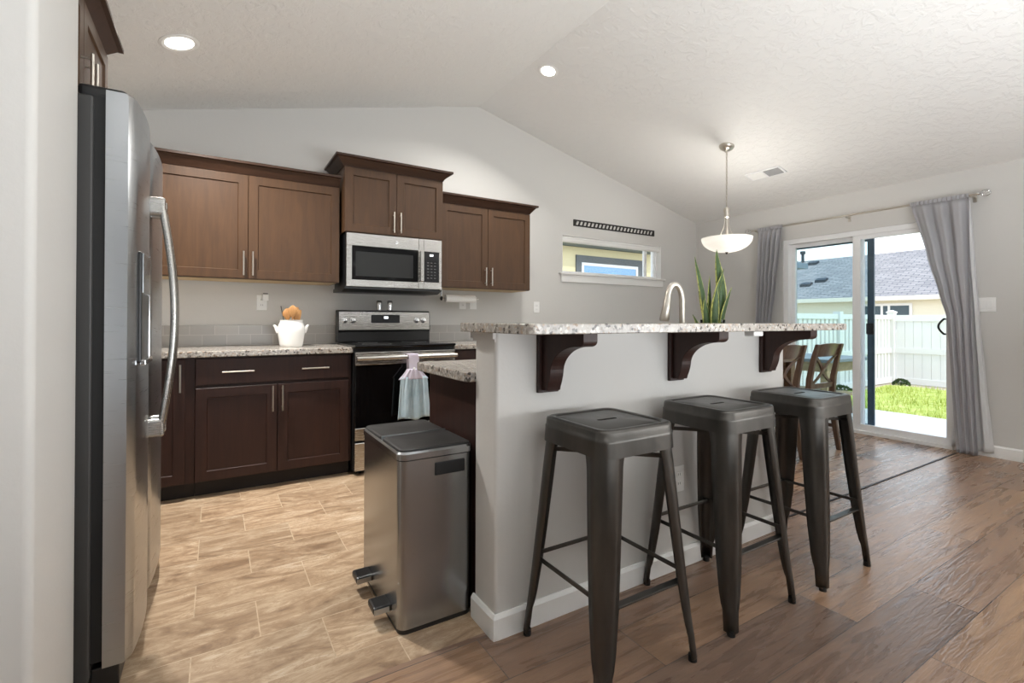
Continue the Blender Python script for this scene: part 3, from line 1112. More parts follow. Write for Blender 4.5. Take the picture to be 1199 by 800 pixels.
def corbel(x, label):
    t = thing('corbel', label, 'corbel', (x, IY0, .83), 'corbels under the bar top')
    obj('back_plate', MB().box(x - .045, x + .045, IY0 - .016, IY0 - .0005, .83, 1.0485), M['cabinet_shaded'], t, bevel=.002)
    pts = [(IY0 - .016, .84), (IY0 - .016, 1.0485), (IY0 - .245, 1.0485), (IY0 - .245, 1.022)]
    # ogee: small convex nose, deep concave cove, convex foot
    for k in range(1, 6):
        a = pi / 2 * k / 5
        pts.append((IY0 - .245 + .03 * (1 - cos(a)), 1.022 - .018 * sin(a)))
    for k in range(1, 13):
        a = pi / 2 * k / 12
        pts.append((IY0 - .215 + .150 * sin(a), 1.004 - .10 * (1 - cos(a))))
    for k in range(1, 6):
        q = k / 5
        pts.append((IY0 - .065 + .008 * q + .008 * q * q, .904 - .05 * q))
    pts.append((IY0 - .045, .84))
    obj('bracket', MB().prism(pts, 'YZ', x - .03, x + .03), M['cabinet_shaded'], t, bevel=.002)


corbel(1.035, 'dark wood corbel under the bar, nearest the trash can')
corbel(1.728, 'dark wood corbel under the bar behind the middle stool')
corbel(2.41, 'dark wood corbel under the far end of the bar, beside the dining chairs')

# island cabinet and lower counter on the kitchen side
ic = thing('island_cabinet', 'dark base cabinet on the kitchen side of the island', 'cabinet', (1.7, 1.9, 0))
obj('body', MB().box(.853, 2.56, IY1 + .016, 2.085, .10, .862), M['cabinet_shaded'], ic)
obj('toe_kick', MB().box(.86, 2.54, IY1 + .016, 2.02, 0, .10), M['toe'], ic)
obj('end_panel', MB().box(.840, .853, IY1 + .016, 2.085, 0, .862), M['cabinet_shaded'], ic)
xs = [.855, 1.27, 1.70, 2.13, 2.556]
for a, b_ in zip(xs[:-1], xs[1:]):
    Tm = Matrix.Translation((0, 2 * 2.095, 0)) @ Matrix.Scale(-1, 4, (0, 1, 0))
    d = obj('door', shaker(MB(Tm), a + .002, b_ - .002, .105, .852, 2.085), M['cabinet_shaded'], ic)
    pull(d, (b_ - .04, 2.105, .74), (0, 0, 1), .165, (0, 1, 0))
lc = []
for cx, cy, a0 in ((.785 + .03, IY1 + .031, 180), (2.59 - .03, IY1 + .031, 270), (2.59 - .03, 2.125 - .03, 0), (.785 + .03, 2.125 - .03, 90)):
    for k in range(6):
        a = radians(a0 + 18 * k)
        lc.append((cx + .03 * cos(a), cy + .03 * sin(a)))
tag(obj('countertop', MB().prism(lc, 'XY', .862, .899), M['granite'], bevel=.004, smooth=30),
    'granite work counter on the kitchen side of the island, lower than the bar', 'countertop')

# faucet
fc = thing('faucet', 'brushed nickel pull-down gooseneck faucet rising behind the bar', 'faucet', (2.12, 1.72, .899))
obj('base', MB().lathe([(.027, 0), (.027, .006), (.02, .012), (.019, .05), (.015, .055)], (2.12, 1.72, .899), 20), M['nickel'], fc, smooth=40)
mb = MB()
pts = [(2.12, 1.72, .95), (2.12, 1.72, 1.20)]
for k in range(1, 13):
    a = pi * k / 12 * .94
    pts.append((2.12 - .040 * (1 - cos(a)), 1.72 + .040 * .35 * (1 - cos(a)), 1.20 + .085 * sin(a)))
mb.tube(pts, .0155, 14)
obj('spout', mb, M['nickel'], fc, smooth=60)
e = Vector(pts[-1])
d_ = (Vector(pts[-1]) - Vector(pts[-2])).normalized()
obj('spray_head', MB().tube([e, e + d_ * .03, e + d_ * .1 + Vector((-.006, 0, -.02)), e + d_ * .105 + Vector((-.006, 0, -.022))], [.0165, .018, .025, .021], 16), M['nickel'], fc, smooth=50)
mb = MB()
mb.tube([(2.12, 1.72, .965), (2.165, 1.715, .972)], .010, 10).tube([(2.165, 1.715, .972), (2.20, 1.71, 1.03)], [.007, .005], 10)
obj('lever', mb, M['nickel'], fc, smooth=60)

# outlet on the island wall, box under the bar


def outlet(p, nrm, label, group, kind='outlet', w=.07, h=.115):
    """p centre on the wall, nrm '-Y' or '-X'"""
    if nrm == '-Y':
        T = Matrix.Translation(p)
    else:
        T = Matrix.Translation(p) @ Matrix.Rotation(radians(-90), 4, 'Z')
    t = thing('wall_outlet' if kind == 'outlet' else 'light_switch', label, kind, p, group)
    obj('cover_plate', MB(T).box(-w / 2, w / 2, -.005, -.0005, -h / 2, h / 2), M['plate_plastic'], t, bevel=.002)
    if kind == 'outlet':
        for z in (-.02, .02):
            s = obj('socket', MB(T).box(-.016, .016, -.0075, -.004, z - .014, z + .014), M['plate_plastic'], t, bevel=.003)
            obj('slot', MB(T).box(-.007, -.005, -.008, -.007, z - .004, z + .006).box(.005, .007, -.008, -.007, z - .004, z + .006), M['slot'], s)
    else:
        for x in ((-.023, .023) if w > .1 else (0,)):
            obj('rocker', MB(T).box(x - .016, x + .016, -.009, -.004, -.033, .033), M['plate_plastic'], t, bevel=.002)
    return t


outlet((1.752, IY0, .392), '-Y', 'white outlet low on the island half wall behind the stools', 'white outlets')
outlet((.303, YB, 1.222), '-Y', 'white outlet with a plug-in on the back wall above the white crock', 'white outlets')
outlet((1.985, YB, 1.255), '-Y', 'white outlet below the paper towel roll, left of the switch', 'white outlets')
outlet((2.098, YB, 1.255), '-Y', 'white switch below the right end of the paper towel roll', 'light switches', 'switch')
outlet((2.828, YB, 1.228), '-Y', 'white outlet on the bare wall right of the wall cabinets', 'white outlets')
outlet((XR, 1.335, 1.232), '-X', 'white switch plate beside the right curtain', 'light switches', 'switch', .118, .115)
t = thing('plug_adapter', 'small white plug-in adapter in the outlet above the crock', 'adapter', (.325, YB - .008, 1.26))
obj('housing', MB().box(.303, .347, YB - .045, YB - .0085, 1.235, 1.285), M['plate_plastic'], t, bevel=.006)
obj('top_cap', MB().box(.309, .341, YB - .04, YB - .012, 1.285, 1.292), M['slot'], t)
tag(obj('power_box', MB().box(1.918, 1.985, 1.19, 1.235, 1.027, 1.0485), M['plate_plastic'], bevel=.005),
    'small white power box stuck under the bar beside the middle corbel', 'power box')

# ------------------------------------------------------------------ trash can
tc = thing('trash_can', 'stainless two-compartment pedal trash can beside the island', 'trash can', (.67, 1.87, 0))
TX0, TX1, TY0, TY1 = .543, .829, 1.618, 2.105


def rrect(x0, x1, y0, y1, r, n=6):
    out = []
    for cx, cy, a0 in ((x0 + r, y0 + r, 180), (x1 - r, y0 + r, 270), (x1 - r, y1 - r, 0), (x0 + r, y1 - r, 90)):
        for k in range(n + 1):
            a = radians(a0 + 90 * k / n)
            out.append((cx + r * cos(a), cy + r * sin(a)))
    return out


obj('body', MB().prism(rrect(TX0, TX1, TY0, TY1, .032), 'XY', .018, .600), M['steel_dark'], tc, smooth=30)
obj('base', MB().prism(rrect(TX0 + .004, TX1 - .004, TY0 + .004, TY1 - .004, .03), 'XY', 0, .018), M['black_plastic'], tc, smooth=30)
mb = MB()
for z, i in ((.600, .003), (.603, 0), (.626, 0), (.634, .004)):
    pass
mb.loft([[(x, y, z) for x, y in rrect(TX0 + i, TX1 - i, TY0 + i, TY1 - i, .034)] for z, i in ((.601, .002), (.604, -.003), (.624, -.003), (.631, .003))])
obj('rim', mb, M['steel_dark'], tc, smooth=35)
ym = (TY0 + TY1) / 2
for a, b_ in ((TY0 + .008, ym - .003), (ym + .003, TY1 - .008)):
    mb = MB()
    mb.loft([[(x, y, z) for x, y in rrect(TX0 + .008 + i, TX1 - .008 - i, a + i, b_ - i, .022)] for z, i in ((.625, 0), (.636, 0), (.6385, .004), (.6385, .012), (.637, .018))])
    obj('lid', mb, M['bin_lid'], tc, smooth=35)
obj('lid_divider', MB().box(TX0 + .01, TX1 - .01, ym - .003, ym + .003, .63, .641), M['steel'], tc)
for y in (1.748, 1.985):
    p = obj('pedal', MB().box(TX0 - .062, TX0 + .012, y - .04, y + .04, .045, .072), M['black_plastic'], tc, bevel=.008)
    obj('pedal_trim', MB().box(TX0 - .060, TX0 - .006, y - .0425, y - .039, .048, .066), M['steel'], p)
obj('grip', MB().box(.672, .790, TY0 - .004, TY0 + .004, .535, .582), M['gasket'], tc, bevel=.01)

# ------------------------------------------------------------------ bar stools


def make_stool(label):
    t = thing('bar_stool', label, 'stool', (0, 0, 0), 'metal bar stools at the island')
    # seat: rounded square pan with a rolled edge, a pressed groove and a grip slot
    bm = bmesh.new()

    def ring(hs, z, r, n=6):
        return [bm.verts.new((x, y, z)) for x, y in rrect(-hs, hs, -hs, hs, r, n)]
    spec = [(.126, .7615, .03), (.130, .7600, .032), (.135, .7645, .034), (.149, .7648, .038), (.1548, .7622, .041), (.1575, .756, .043),
            (.1588, .738, .044), (.1612, .735, .046), (.1615, .726, .047), (.1645, .683, .05)]
    rings = [ring(*s) for s in spec]
    for a, b2 in zip(rings[:-1], rings[1:]):
        for k in range(len(a)):
            k2 = (k + 1) % len(a)
            bm.faces.new((a[k], a[k2], b2[k2], b2[k]))
    slot = []
    for k in range(16):
        a = 2 * pi * k / 16
        slot.append(((.033 if cos(a) > 0 else -.033) + .0085 * cos(a), .0085 * sin(a)))
    s1 = [bm.verts.new((x, y, .7612)) for x, y in slot]
    s2 = [bm.verts.new((x, y, .752)) for x, y in slot]
    edges = []
    for lst in (rings[0], s1):
        for k in range(len(lst)):
            e_ = bm.edges.get((lst[k], lst[(k + 1) % len(lst)])) or bm.edges.new((lst[k], lst[(k + 1) % len(lst)]))
            edges.append(e_)
    bmesh.ops.triangle_fill(bm, use_beauty=True, edges=edges)
    for k in range(16):
        k2 = (k + 1) % 16
        bm.faces.new((s1[k], s1[k2], s2[k2], s2[k]))
    bmesh.ops.recalc_face_normals(bm, faces=bm.faces)
    me = bpy.data.meshes.new('seat')
    bm.to_mesh(me)
    bm.free()
    me.materials.append(M['gunmetal'])
    me.polygons.foreach_set('use_smooth', [True] * len(me.polygons))
    me.set_sharp_from_angle(angle=radians(50))
    o = bpy.data.objects.new('seat', me)
    COL.objects.link(o)
    o.parent = t
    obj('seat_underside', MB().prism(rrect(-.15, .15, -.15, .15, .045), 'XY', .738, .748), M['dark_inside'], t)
    # legs: pressed sheet with a rounded outer corner, tapering to a small foot
    for sx in (-1, 1):
        for sy in (-1, 1):
            lv = []
            for z, w, r in ((.728, .084, .05), (.70, .084, .05), (.67, .077, .048), (.640, .073, .046), (.55, .071, .043), (.40, .066, .040),
                            (.25, .059, .034), (.14, .049, .028), (.10, .042, .024), (.082, .036, .02), (.012, .033, .018)):
                c = .1555 + (.206 - .1555) * (1 - z / .728) ** 1.0
                pr = [(c - w, c)]
                for k in range(7):
                    a = pi / 2 * (1 - k / 6)
                    pr.append((c - r + r * cos(a), c - r + r * sin(a)))
                pr.append((c, c - w))
                lv.append([(sx * x, sy * y, z) for x, y in pr])
            mb = MB()
            mb.loft(lv, closed=False)
            lg = obj('leg', mb, M['gunmetal'], t, smooth=50, solid=.004)
            mb = MB()
            for z0, z1 in ((.0, .02),):
                c = .206
                mb.loft([[(sx * x, sy * y, z) for x, y in rrect(c - .028, c - .0005, c - .028, c - .0005, .014, 4)] for z in (z0, z1)])
            obj('rubber_foot', mb, M['rubber'], lg)
    cz = lambda z: .1555 + .0505 * (1 - z / .728) - .017
    for a, b2, z, nm in (((-1, -1), (1, -1), .258, 'footrest'), ((1, -1), (1, 1), .285, 'stretcher'), ((1, 1), (-1, 1), .285, 'stretcher'), ((-1, 1), (-1, -1), .275, 'stretcher')):
        c = cz(z)
        if nm == 'footrest':
            mb = MB().bar((a[0] * c, a[1] * c, z), (b2[0] * c, b2[1] * c, z), .026, .007)
        else:
            mb = MB().bar((a[0] * c, a[1] * c, z), (b2[0] * c, b2[1] * c, z), .007, .014)
        obj(nm, mb, M['gunmetal'], t, bevel=.002)
    for s in (-1, 1):
        c = cz(.655)
        obj('cross_brace', MB().bar((-c, -s * c, .655 + .004 * s), (c, s * c, .655 + .004 * s), .007, .014), M['gunmetal'], t)
    return t


stool = make_stool('gunmetal metal bar stool nearest the trash can and the viewer')
stool.location = (1.122, 1.215, 0)
dup(stool, (1.722, 1.225, 0), 'middle gunmetal metal bar stool at the island')
dup(stool, (2.296, 1.205, 0), 'gunmetal metal bar stool nearest the dining chairs, its seat catching daylight')

# ------------------------------------------------------------------ crock with utensils
ck = thing('crock', 'white ceramic two-handled crock on the counter left of the range', 'crock', (.470, 3.80, .899))
prof = [(.005, 0), (.070, 0), (.074, .004), (.078, .02), (.086, .075), (.091, .115), (.088, .145), (.079, .168), (.074, .178), (.076, .188), (.078, .192), (.073, .192), (.069, .184), (.069, .03), (.005, .028)]
obj('pot', MB().lathe(prof, (.470, 3.80, .899), 40), M['ceramic'], ck, smooth=45)
for s in (-1, 1):
    mb = MB()
    pts = [(.470 + s * .086, 3.80, .899 + .10), (.470 + s * .096, 3.80, .899 + .125), (.470 + s * .104, 3.80, .899 + .145), (.470 + s * .116, 3.80, .899 + .155)]
    mb.tube(pts, [.010, .010, .008, .005], 10, squash=1.3)
    obj('handle', mb, M['ceramic'], ck, smooth=60)


def utensil(name, label, x, y, tx, ty, kind, top, mt='spoon_wood', zb=None):
    b0 = Vector((.470 + x, 3.80 + y, .899 + (zb or .034)))
    e_ = Vector((.470 + tx, 3.80 + ty, top))
    d = (e_ - b0).normalized()
    t = thing(name, label, 'utensil', b0, 'utensils in the white crock')
    he = b0 + d * ((e_ - b0).length - (.078 if kind != 'stick' else 0))
    obj('shaft', MB().tube([b0, he], .005 if kind != 'stick' else .003, 8), M[mt], t, smooth=60)
    if kind == 'stick':
        return
    mb = MB()
    rs = [.007, .020, .030, .033, .025, .006] if kind == 'spoon' else [.008, .022, .025, .026, .026, .024]
    mb.tube([he + d * (.0176 * k - .01) for k in range(6)], rs, 14, squ=.3)
    obj('bowl' if kind == 'spoon' else 'blade', mb, M[mt], t, smooth=60)


utensil('wooden_spoon', 'round-headed wooden spoon, tallest in the middle of the white crock', 0, -.02, .005, -.035, 'spoon', 1.195)
utensil('wooden_spoon', 'wooden spoon at the left of the white crock', -.02, 0, -.028, .004, 'spoon', 1.175)
utensil('wooden_spatula', 'flat wooden spatula at the right of the white crock', .02, 0, .042, -.006, 'spatula', 1.165)
utensil('wooden_spatula', 'wooden spatula at the back right of the white crock', .02, .025, .03, .045, 'spatula', 1.185)
utensil('metal_skewer', 'thin dark utensil leaning out of the left of the white crock', -.02, .01, -.068, .012, 'stick', 1.19, 'gunmetal')

# shakers on the range backguard
for x, lb in ((1.165, 'chrome shaker on top of the range back panel, left of the two'), (1.255, 'chrome shaker on top of the range back panel, right of the two')):
    t = thing('shaker', lb, 'shaker', (x, 4.01, 1.171), 'shakers on the range')
    obj('jar', MB().lathe([(.020, 0), (.021, .004), (.018, .03), (.021, .058)], (x, 4.01, 1.171), 20), M['glass'] if False else M['chrome'], t, smooth=45)
    obj('cap', MB().lathe([(.0225, .058), (.0225, .076), (.018, .083), (.004, .085)], (x, 4.01, 1.171), 20), M['steel_h'], t, smooth=45)

# paper towel under the right wall cabinet
ph = thing('paper_towel_holder', 'chrome paper towel holder under the right wall cabinet', 'paper towel holder', (1.87, 3.95, 1.37))
mb = MB()
mb.box(1.68, 1.715, 3.93, 3.97, 1.360, 1.3685)
mb.tube([(1.697, 3.95, 1.365), (1.697, 3.95, 1.285)], .006, 10).tube([(1.697, 3.95, 1.285), (2.06, 3.95, 1.285)], .006, 10)
obj('arm', mb, M['chrome'], ph, smooth=60)
obj('end_knob', MB().lathe([(.012, 0), (.018, .006), (.018, .014), (.01, .02)], (1.688, 3.95, 1.285), 16, axis='X'), M['black_plastic'], ph, smooth=50)
pr = MB().lathe([(.012, 0), (.033, 0), (.033, .29), (.012, .29)], (1.735, 3.95, 1.285), 28, axis='X')
tag(obj('paper_towel_roll', pr, M['paper'], smooth=45), 'white paper towel roll on the holder under the right wall cabinet', 'paper towel')

# ------------------------------------------------------------------ snake plant in a glass vase
PX, PY = 2.50, 1.81
Rr = Vector((cos(YAW), -sin(YAW)))      # spread the fan along the direction the photo shows widest
pp = thing('snake_plant', 'tall snake plant with yellow-edged leaves rising behind the bar', 'plant', (PX, PY, .899))
obj('vase', MB().lathe([(.03, 0), (.062, 0), (.066, .01), (.07, .20), (.067, .20), (.062, .014), (.03, .012)], (PX, PY, .899), 28), M['vase_glass'], pp, smooth=45)


def leaf(ax, ay, bx_, by, h, w, twist, mid=0):
    """base offset, tip offset, height, width"""
    mb = MB()
    n_ = 14
    uv = []
    tdir = Vector((cos(twist), sin(twist), 0))
    nd = Vector((-sin(twist), cos(twist), 0))
    rows = []
    for j in range(n_ + 1):
        t = j / n_
        mo = mid * sin(pi * min(t * 1.02, 1)) ** 1.3
        c = Vector((PX + Rr.x * mo + ax + (bx_ - ax) * t ** 1.6, Rr.y * mo + PY + ay + (by - ay) * t ** 1.6, .93 + h * t))
        ww = w * (.32 + .68 * sin(min(t * 1.5, 1) * pi / 2)) * (1 - max(0, (t - .55) / .45) ** 1.7) + .0008
        rows.append([c + tdir * ww * (k - 2) / 2 + nd * (abs(k - 2) / 2) ** 2 * ww * .35 for k in range(5)])
    mb.loft(rows, closed=False)
    o = obj('leaf', mb, M['leaf'], pp, smooth=80, solid=.002)
    uvl = o.data.uv_layers.new(name='UVMap')
    for poly in o.data.polygons:
        for li in poly.loop_indices:
            vi = o.data.loops[li].vertex_index
            uvl.data[li].uv = ((vi % 5) / 4, (vi // 5) / n_)
    return o




def lf(a, b_, h, w, tw, da=0, db=0, mid=0):
    leaf(Rr.x * a + da * Rr.y, Rr.y * a - da * Rr.x, Rr.x * b_ + db * Rr.y, Rr.y * b_ - db * Rr.x, h, w, tw - YAW, mid)


lf(.025, .028, .585, .034, .15, 0, -.01, .035)
lf(.010, .062, .47, .026, .5, .02, .01, -.02)
lf(-.05, -.105, .54, .022, .4, 0, 0, .02)
lf(-.03, -.055, .30, .024, .2, .02, .02)
lf(.0, -.075, .34, .022, -.4, -.02, -.02)
lf(.04, .105, .36, .022, .6, 0, .02)
lf(.005, -.005, .43, .026, .7, -.02, -.03)
lf(.0, .01, .36, .026, .1, .03, .04)
lf(-.015, -.03, .27, .022, -.6, .0, .0)
lf(-.05, -.125, .2, .014, .3, .02, .02)

# ------------------------------------------------------------------ curtains on their rod
RZ, RXX = 2.130, 5.270
rod = thing('curtain_rod', 'brushed nickel curtain rod above the sliding door', 'curtain rod', (RXX, 2.33, RZ))
obj('pole', MB().tube([(RXX, 1.365, RZ), (RXX, 3.295, RZ)], .009, 12), M['nickel'], rod, smooth=60)
for y, s in ((1.365, -1), (3.295, 1)):
    mb = MB()
    mb.lathe([(.010, 0), (.013, .006), (.010, .012), (.012, .016)], (0, 0, 0), 16)
    f = MB(Matrix.Translation((RXX, y, RZ)) @ Matrix.Rotation(radians(90 * -s), 4, 'X'))
    f.lathe([(.011, 0), (.014, .006), (.010, .012), (.011, .018)], (0, 0, 0), 16)
    for k in range(4):
        a = pi * k / 4
        pts = []
        for j in range(13):
            b_ = pi * j / 12
            pts.append((.026 * sin(b_) * cos(a), .026 * sin(b_) * sin(a), .018 + .036 * (1 - cos(b_)) * .9))
        f.tube(pts, .003, 6)
        f.tube([(-p[0], -p[1], p[2]) for p in pts], .003, 6)
    obj('finial', f, M['chrome'], rod, smooth=60)
for y in (1.40, 2.33, 3.255):
    obj('bracket', MB().box(XR - .006, XR - .0005, y - .012, y + .012, RZ - .05, RZ + .02).box(RXX - .006, XR - .006, y - .005, y + .005, RZ - .018, RZ - .010)
        .box(RXX - .012, RXX + .002, y - .005, y + .005, RZ - .018, RZ - .009), M['nickel'], rod, bevel=.001)


def lerp(tab, z):
    for (z0, a0), (z1, a1) in zip(tab[:-1], tab[1:]):
        if (z0 >= z >= z1):
            t = (z0 - z) / (z0 - z1)
            t = t * t * (3 - 2 * t) * .35 + t * .65
            return a0 + (a1 - a0) * t
    return tab[-1][1]


def curtain(left, right, ztop, zbot, folds, amp, x, ph=0.0, seed=0):
    rs = random.Random(seed)
    k2, p2 = folds * 1.9, rs.random() * 6

    def fn(u, v_):
        z = ztop + (zbot - ztop) * v_
        a, b_ = lerp(left, z), lerp(right, z)
        tight = (abs(a - b_) / abs(left[0][1] - right[0][1]))
        top = min(1, v_ / .05)
        A = amp * (.35 + .65 * top) * (.25 + .9 * min(1.2, tight))
        # the outer, swept side sags in long folds
        f = A * sin(2 * pi * folds * u + ph + .5 * sin(3 * v_)) + A * .35 * sin(2 * pi * k2 * u + p2 + 1.5 * v_)
        return (x + f, a + (b_ - a) * u, z)
    return MB().grid(fn, 110, 60)


cr = thing('curtain', 'grey curtain right of the sliding door, swept aside and falling to the floor', 'curtain', (RXX, 1.6, 0), 'grey curtains')
Lr = [(2.15, 1.808), (1.66, 1.695), (1.324, 1.612), (1.127, 1.562), (.9, 1.548), (.568, 1.532), (0, 1.50)]
Rt = [(2.15, 1.415), (1.127, 1.402), (.6, 1.385), (0, 1.362)]
obj('drape', curtain(Lr, Rt, 2.118, .006, 3.4, .022, RXX - .004, .3, 1), M['curtain'], cr, smooth=80, solid=.0015)
obj('rod_pocket', curtain([(2.2, 1.808), (2.0, 1.808)], [(2.2, 1.415), (2.0, 1.415)], 2.145, 2.112, 13, .006, RXX - .016, 0, 3), M['curtain'], cr, smooth=80, solid=.001)
cl = thing('curtain', 'grey curtain left of the sliding door, beyond the bar', 'curtain', (RXX, 3.1, 0), 'grey curtains')
Ll = [(2.15, 3.228), (1.1, 3.252), (0, 3.25)]
Rl = [(2.15, 2.940), (1.434, 3.014), (1.105, 3.062), (.95, 3.085), (.5, 3.07), (0, 3.06)]
obj('drape', curtain(Ll, Rl, 2.118, .006, 5.5, .022, RXX - .004, 1.0, 2), M['curtain'], cl, smooth=80, solid=.0015)
obj('rod_pocket', curtain([(2.2, 3.228), (2.0, 3.228)], [(2.2, 2.94), (2.0, 2.94)], 2.145, 2.112, 10, .006, RXX - .016, 0, 4), M['curtain'], cl, smooth=80, solid=.001)
tag(obj('sheer_curtain', curtain([(2.15, 1.56), (1.1, 1.50), (0, 1.548)], [(2.15, 1.425), (1.56, 1.392), (1.1, 1.365), (.55, 1.325), (.09, 1.286)], 2.10, .035, 3.2, .010, RXX + .056, .4, 5),
        M['sheer'], smooth=80, solid=.001), 'white sheer curtain behind the right grey curtain, flaring at its foot', 'curtain')

# ------------------------------------------------------------------ ceiling fixtures
PNX, PNY = 3.992, 2.743
pz = zceil(PNX)
pd = thing('pendant_lamp', 'bowl pendant lamp of frosted white glass hanging by the glass door', 'pendant lamp', (PNX, PNY, 1.71))
Tc = Matrix.Translation((PNX, PNY, pz)) @ Matrix.Rotation(ANG, 4, 'Y')
obj('canopy', MB(Tc).lathe([(.066, -.001), (.066, -.008), (.058, -.024), (.036, -.040), (.014, -.046), (.010, -.060)], (0, 0, 0), 32), M['nickel'], pd, smooth=40)
mb = MB()
z = pz - .055
i = 0
while z > 2.13:
    a = (pi / 2) * (i % 2)
    pts = [(PNX + .008 * cos(t_) * cos(a), PNY + .008 * cos(t_) * sin(a), z - .014 + .017 * sin(t_)) for t_ in [2 * pi * k / 10 for k in range(11)]]
    mb.tube(pts, .0018, 5, cap=False)
    z -= .026
    i += 1
mb.tube([(PNX, PNY, pz - .05), (PNX, PNY, 2.10)], .0022, 6)
obj('chain', mb, M['nickel'], pd, smooth=60)
obj('socket_cup', MB().lathe([(.006, 2.135), (.024, 2.125), (.027, 2.105), (.022, 2.08), (.026, 2.065), (.026, 2.045), (.012, 2.035), (.008, 1.735)], (PNX, PNY, 0), 24), M['nickel'], pd, smooth=45)
for k in range(3):
    a = 2 * pi * k / 3 + .4
    pts = []
    for j in range(9):
        t = j / 8
        r_ = .022 + .075 * t - .03 * sin(pi * t)
        pts.append((PNX + r_ * cos(a), PNY + r_ * sin(a), 2.075 - .255 * t))
    obj('arm', MB().tube(pts, .004, 8), M['nickel'], pd, smooth=60)
prof = []
for k in range(13):
    a = pi / 2 * k / 12
    prof.append((.012 + .205 * sin(a), 1.722 + .126 * (1 - cos(a))))
prof2 = [(r - .004 if r > .02 else r, z_ + .004) for r, z_ in reversed(prof)]
obj('glass_bowl', MB().lathe(prof + [(.219, 1.852), (.215, 1.852)] + prof2, (PNX, PNY, 0), 48, cap=False), M['alabaster'], pd, smooth=50)
obj('finial', MB().lathe([(.003, 1.704), (.008, 1.708), (.012, 1.718), (.016, 1.724), (.004, 1.728)], (PNX, PNY, 0), 16), M['gunmetal'], pd, smooth=50)

bowl_fill = bpy.data.lights.new('pendant_fill', 'POINT')  # weak light added inside the bowl to brighten the back right corner
bowl_fill.energy = 15
bowl_fill.color = (1, .96, .9)
bowl_fill.shadow_soft_size = .04
bo = bpy.data.objects.new('pendant_fill', bowl_fill)
COL.objects.link(bo)
bo.location = (PNX + .07, PNY, 1.83)


def can_light(x, y, label, r=.095, watt=1.0):
    zc = zceil(x)
    rot = ANG if x > XRID else -ANG
    T = Matrix.Translation((x, y, zc)) @ Matrix.Rotation(rot, 4, 'Y')
    t = thing('recessed_light', label, 'ceiling light', (x, y, zc), 'recessed ceiling lights')
    obj('trim_ring', MB(T).lathe([(r, -.001), (r, -.004), (r - .012, -.009), (r - .027, -.004), (r - .027, -.001)], (0, 0, 0), 40), M['white_trim'], t, smooth=40)
    obj('lens', MB(T).lathe([(.001, -.005), (r - .028, -.005), (r - .028, -.004), (.001, -.004)], (0, 0, 0), 40), M['can_lens'], t)
    d = bpy.data.lights.new('recessed_light_bulb', 'AREA')
    d.shape = 'DISK'
    d.size = (r - .03) * 2
    d.energy = W_CAN * watt
    d.color = (1, .97, .92)
    d.spread = radians(128)
    o = bpy.data.objects.new('recessed_light_bulb', d)
    COL.objects.link(o)
    nv = T.to_3x3() @ Vector((0, 0, -1))
    o.location = Vector((x, y, zc)) + nv * .012
    o.rotation_euler = nv.to_track_quat('-Z', 'Y').to_euler()


can_light(-.171, 3.154, 'lit recessed ceiling light left of the ridge, above the refrigerator side')
can_light(2.288, 3.174, 'lit recessed ceiling light just right of the ceiling ridge', .085, .55)

# supply register on the right slope
vx, vy = 4.606, 2.745
T = Matrix.Translation((vx, vy, zceil(vx))) @ Matrix.Rotation(ANG, 4, 'Y')
vt = thing('ceiling_vent', 'white rectangular air register in the ceiling beside the pendant', 'vent', (vx, vy, zceil(vx)))
obj('frame', MB(T).box(-.075, .075, -.175, .175, -.010, -.0005), M['vinyl_frame'], vt, bevel=.003)
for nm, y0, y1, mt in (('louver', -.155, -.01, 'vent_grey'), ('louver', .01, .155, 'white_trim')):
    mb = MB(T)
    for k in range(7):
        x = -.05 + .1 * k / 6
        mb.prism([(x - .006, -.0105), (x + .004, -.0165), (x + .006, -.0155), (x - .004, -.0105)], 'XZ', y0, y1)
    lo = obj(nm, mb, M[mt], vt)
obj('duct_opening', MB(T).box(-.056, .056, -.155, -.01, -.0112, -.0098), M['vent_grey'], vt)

# ------------------------------------------------------------------ dining set


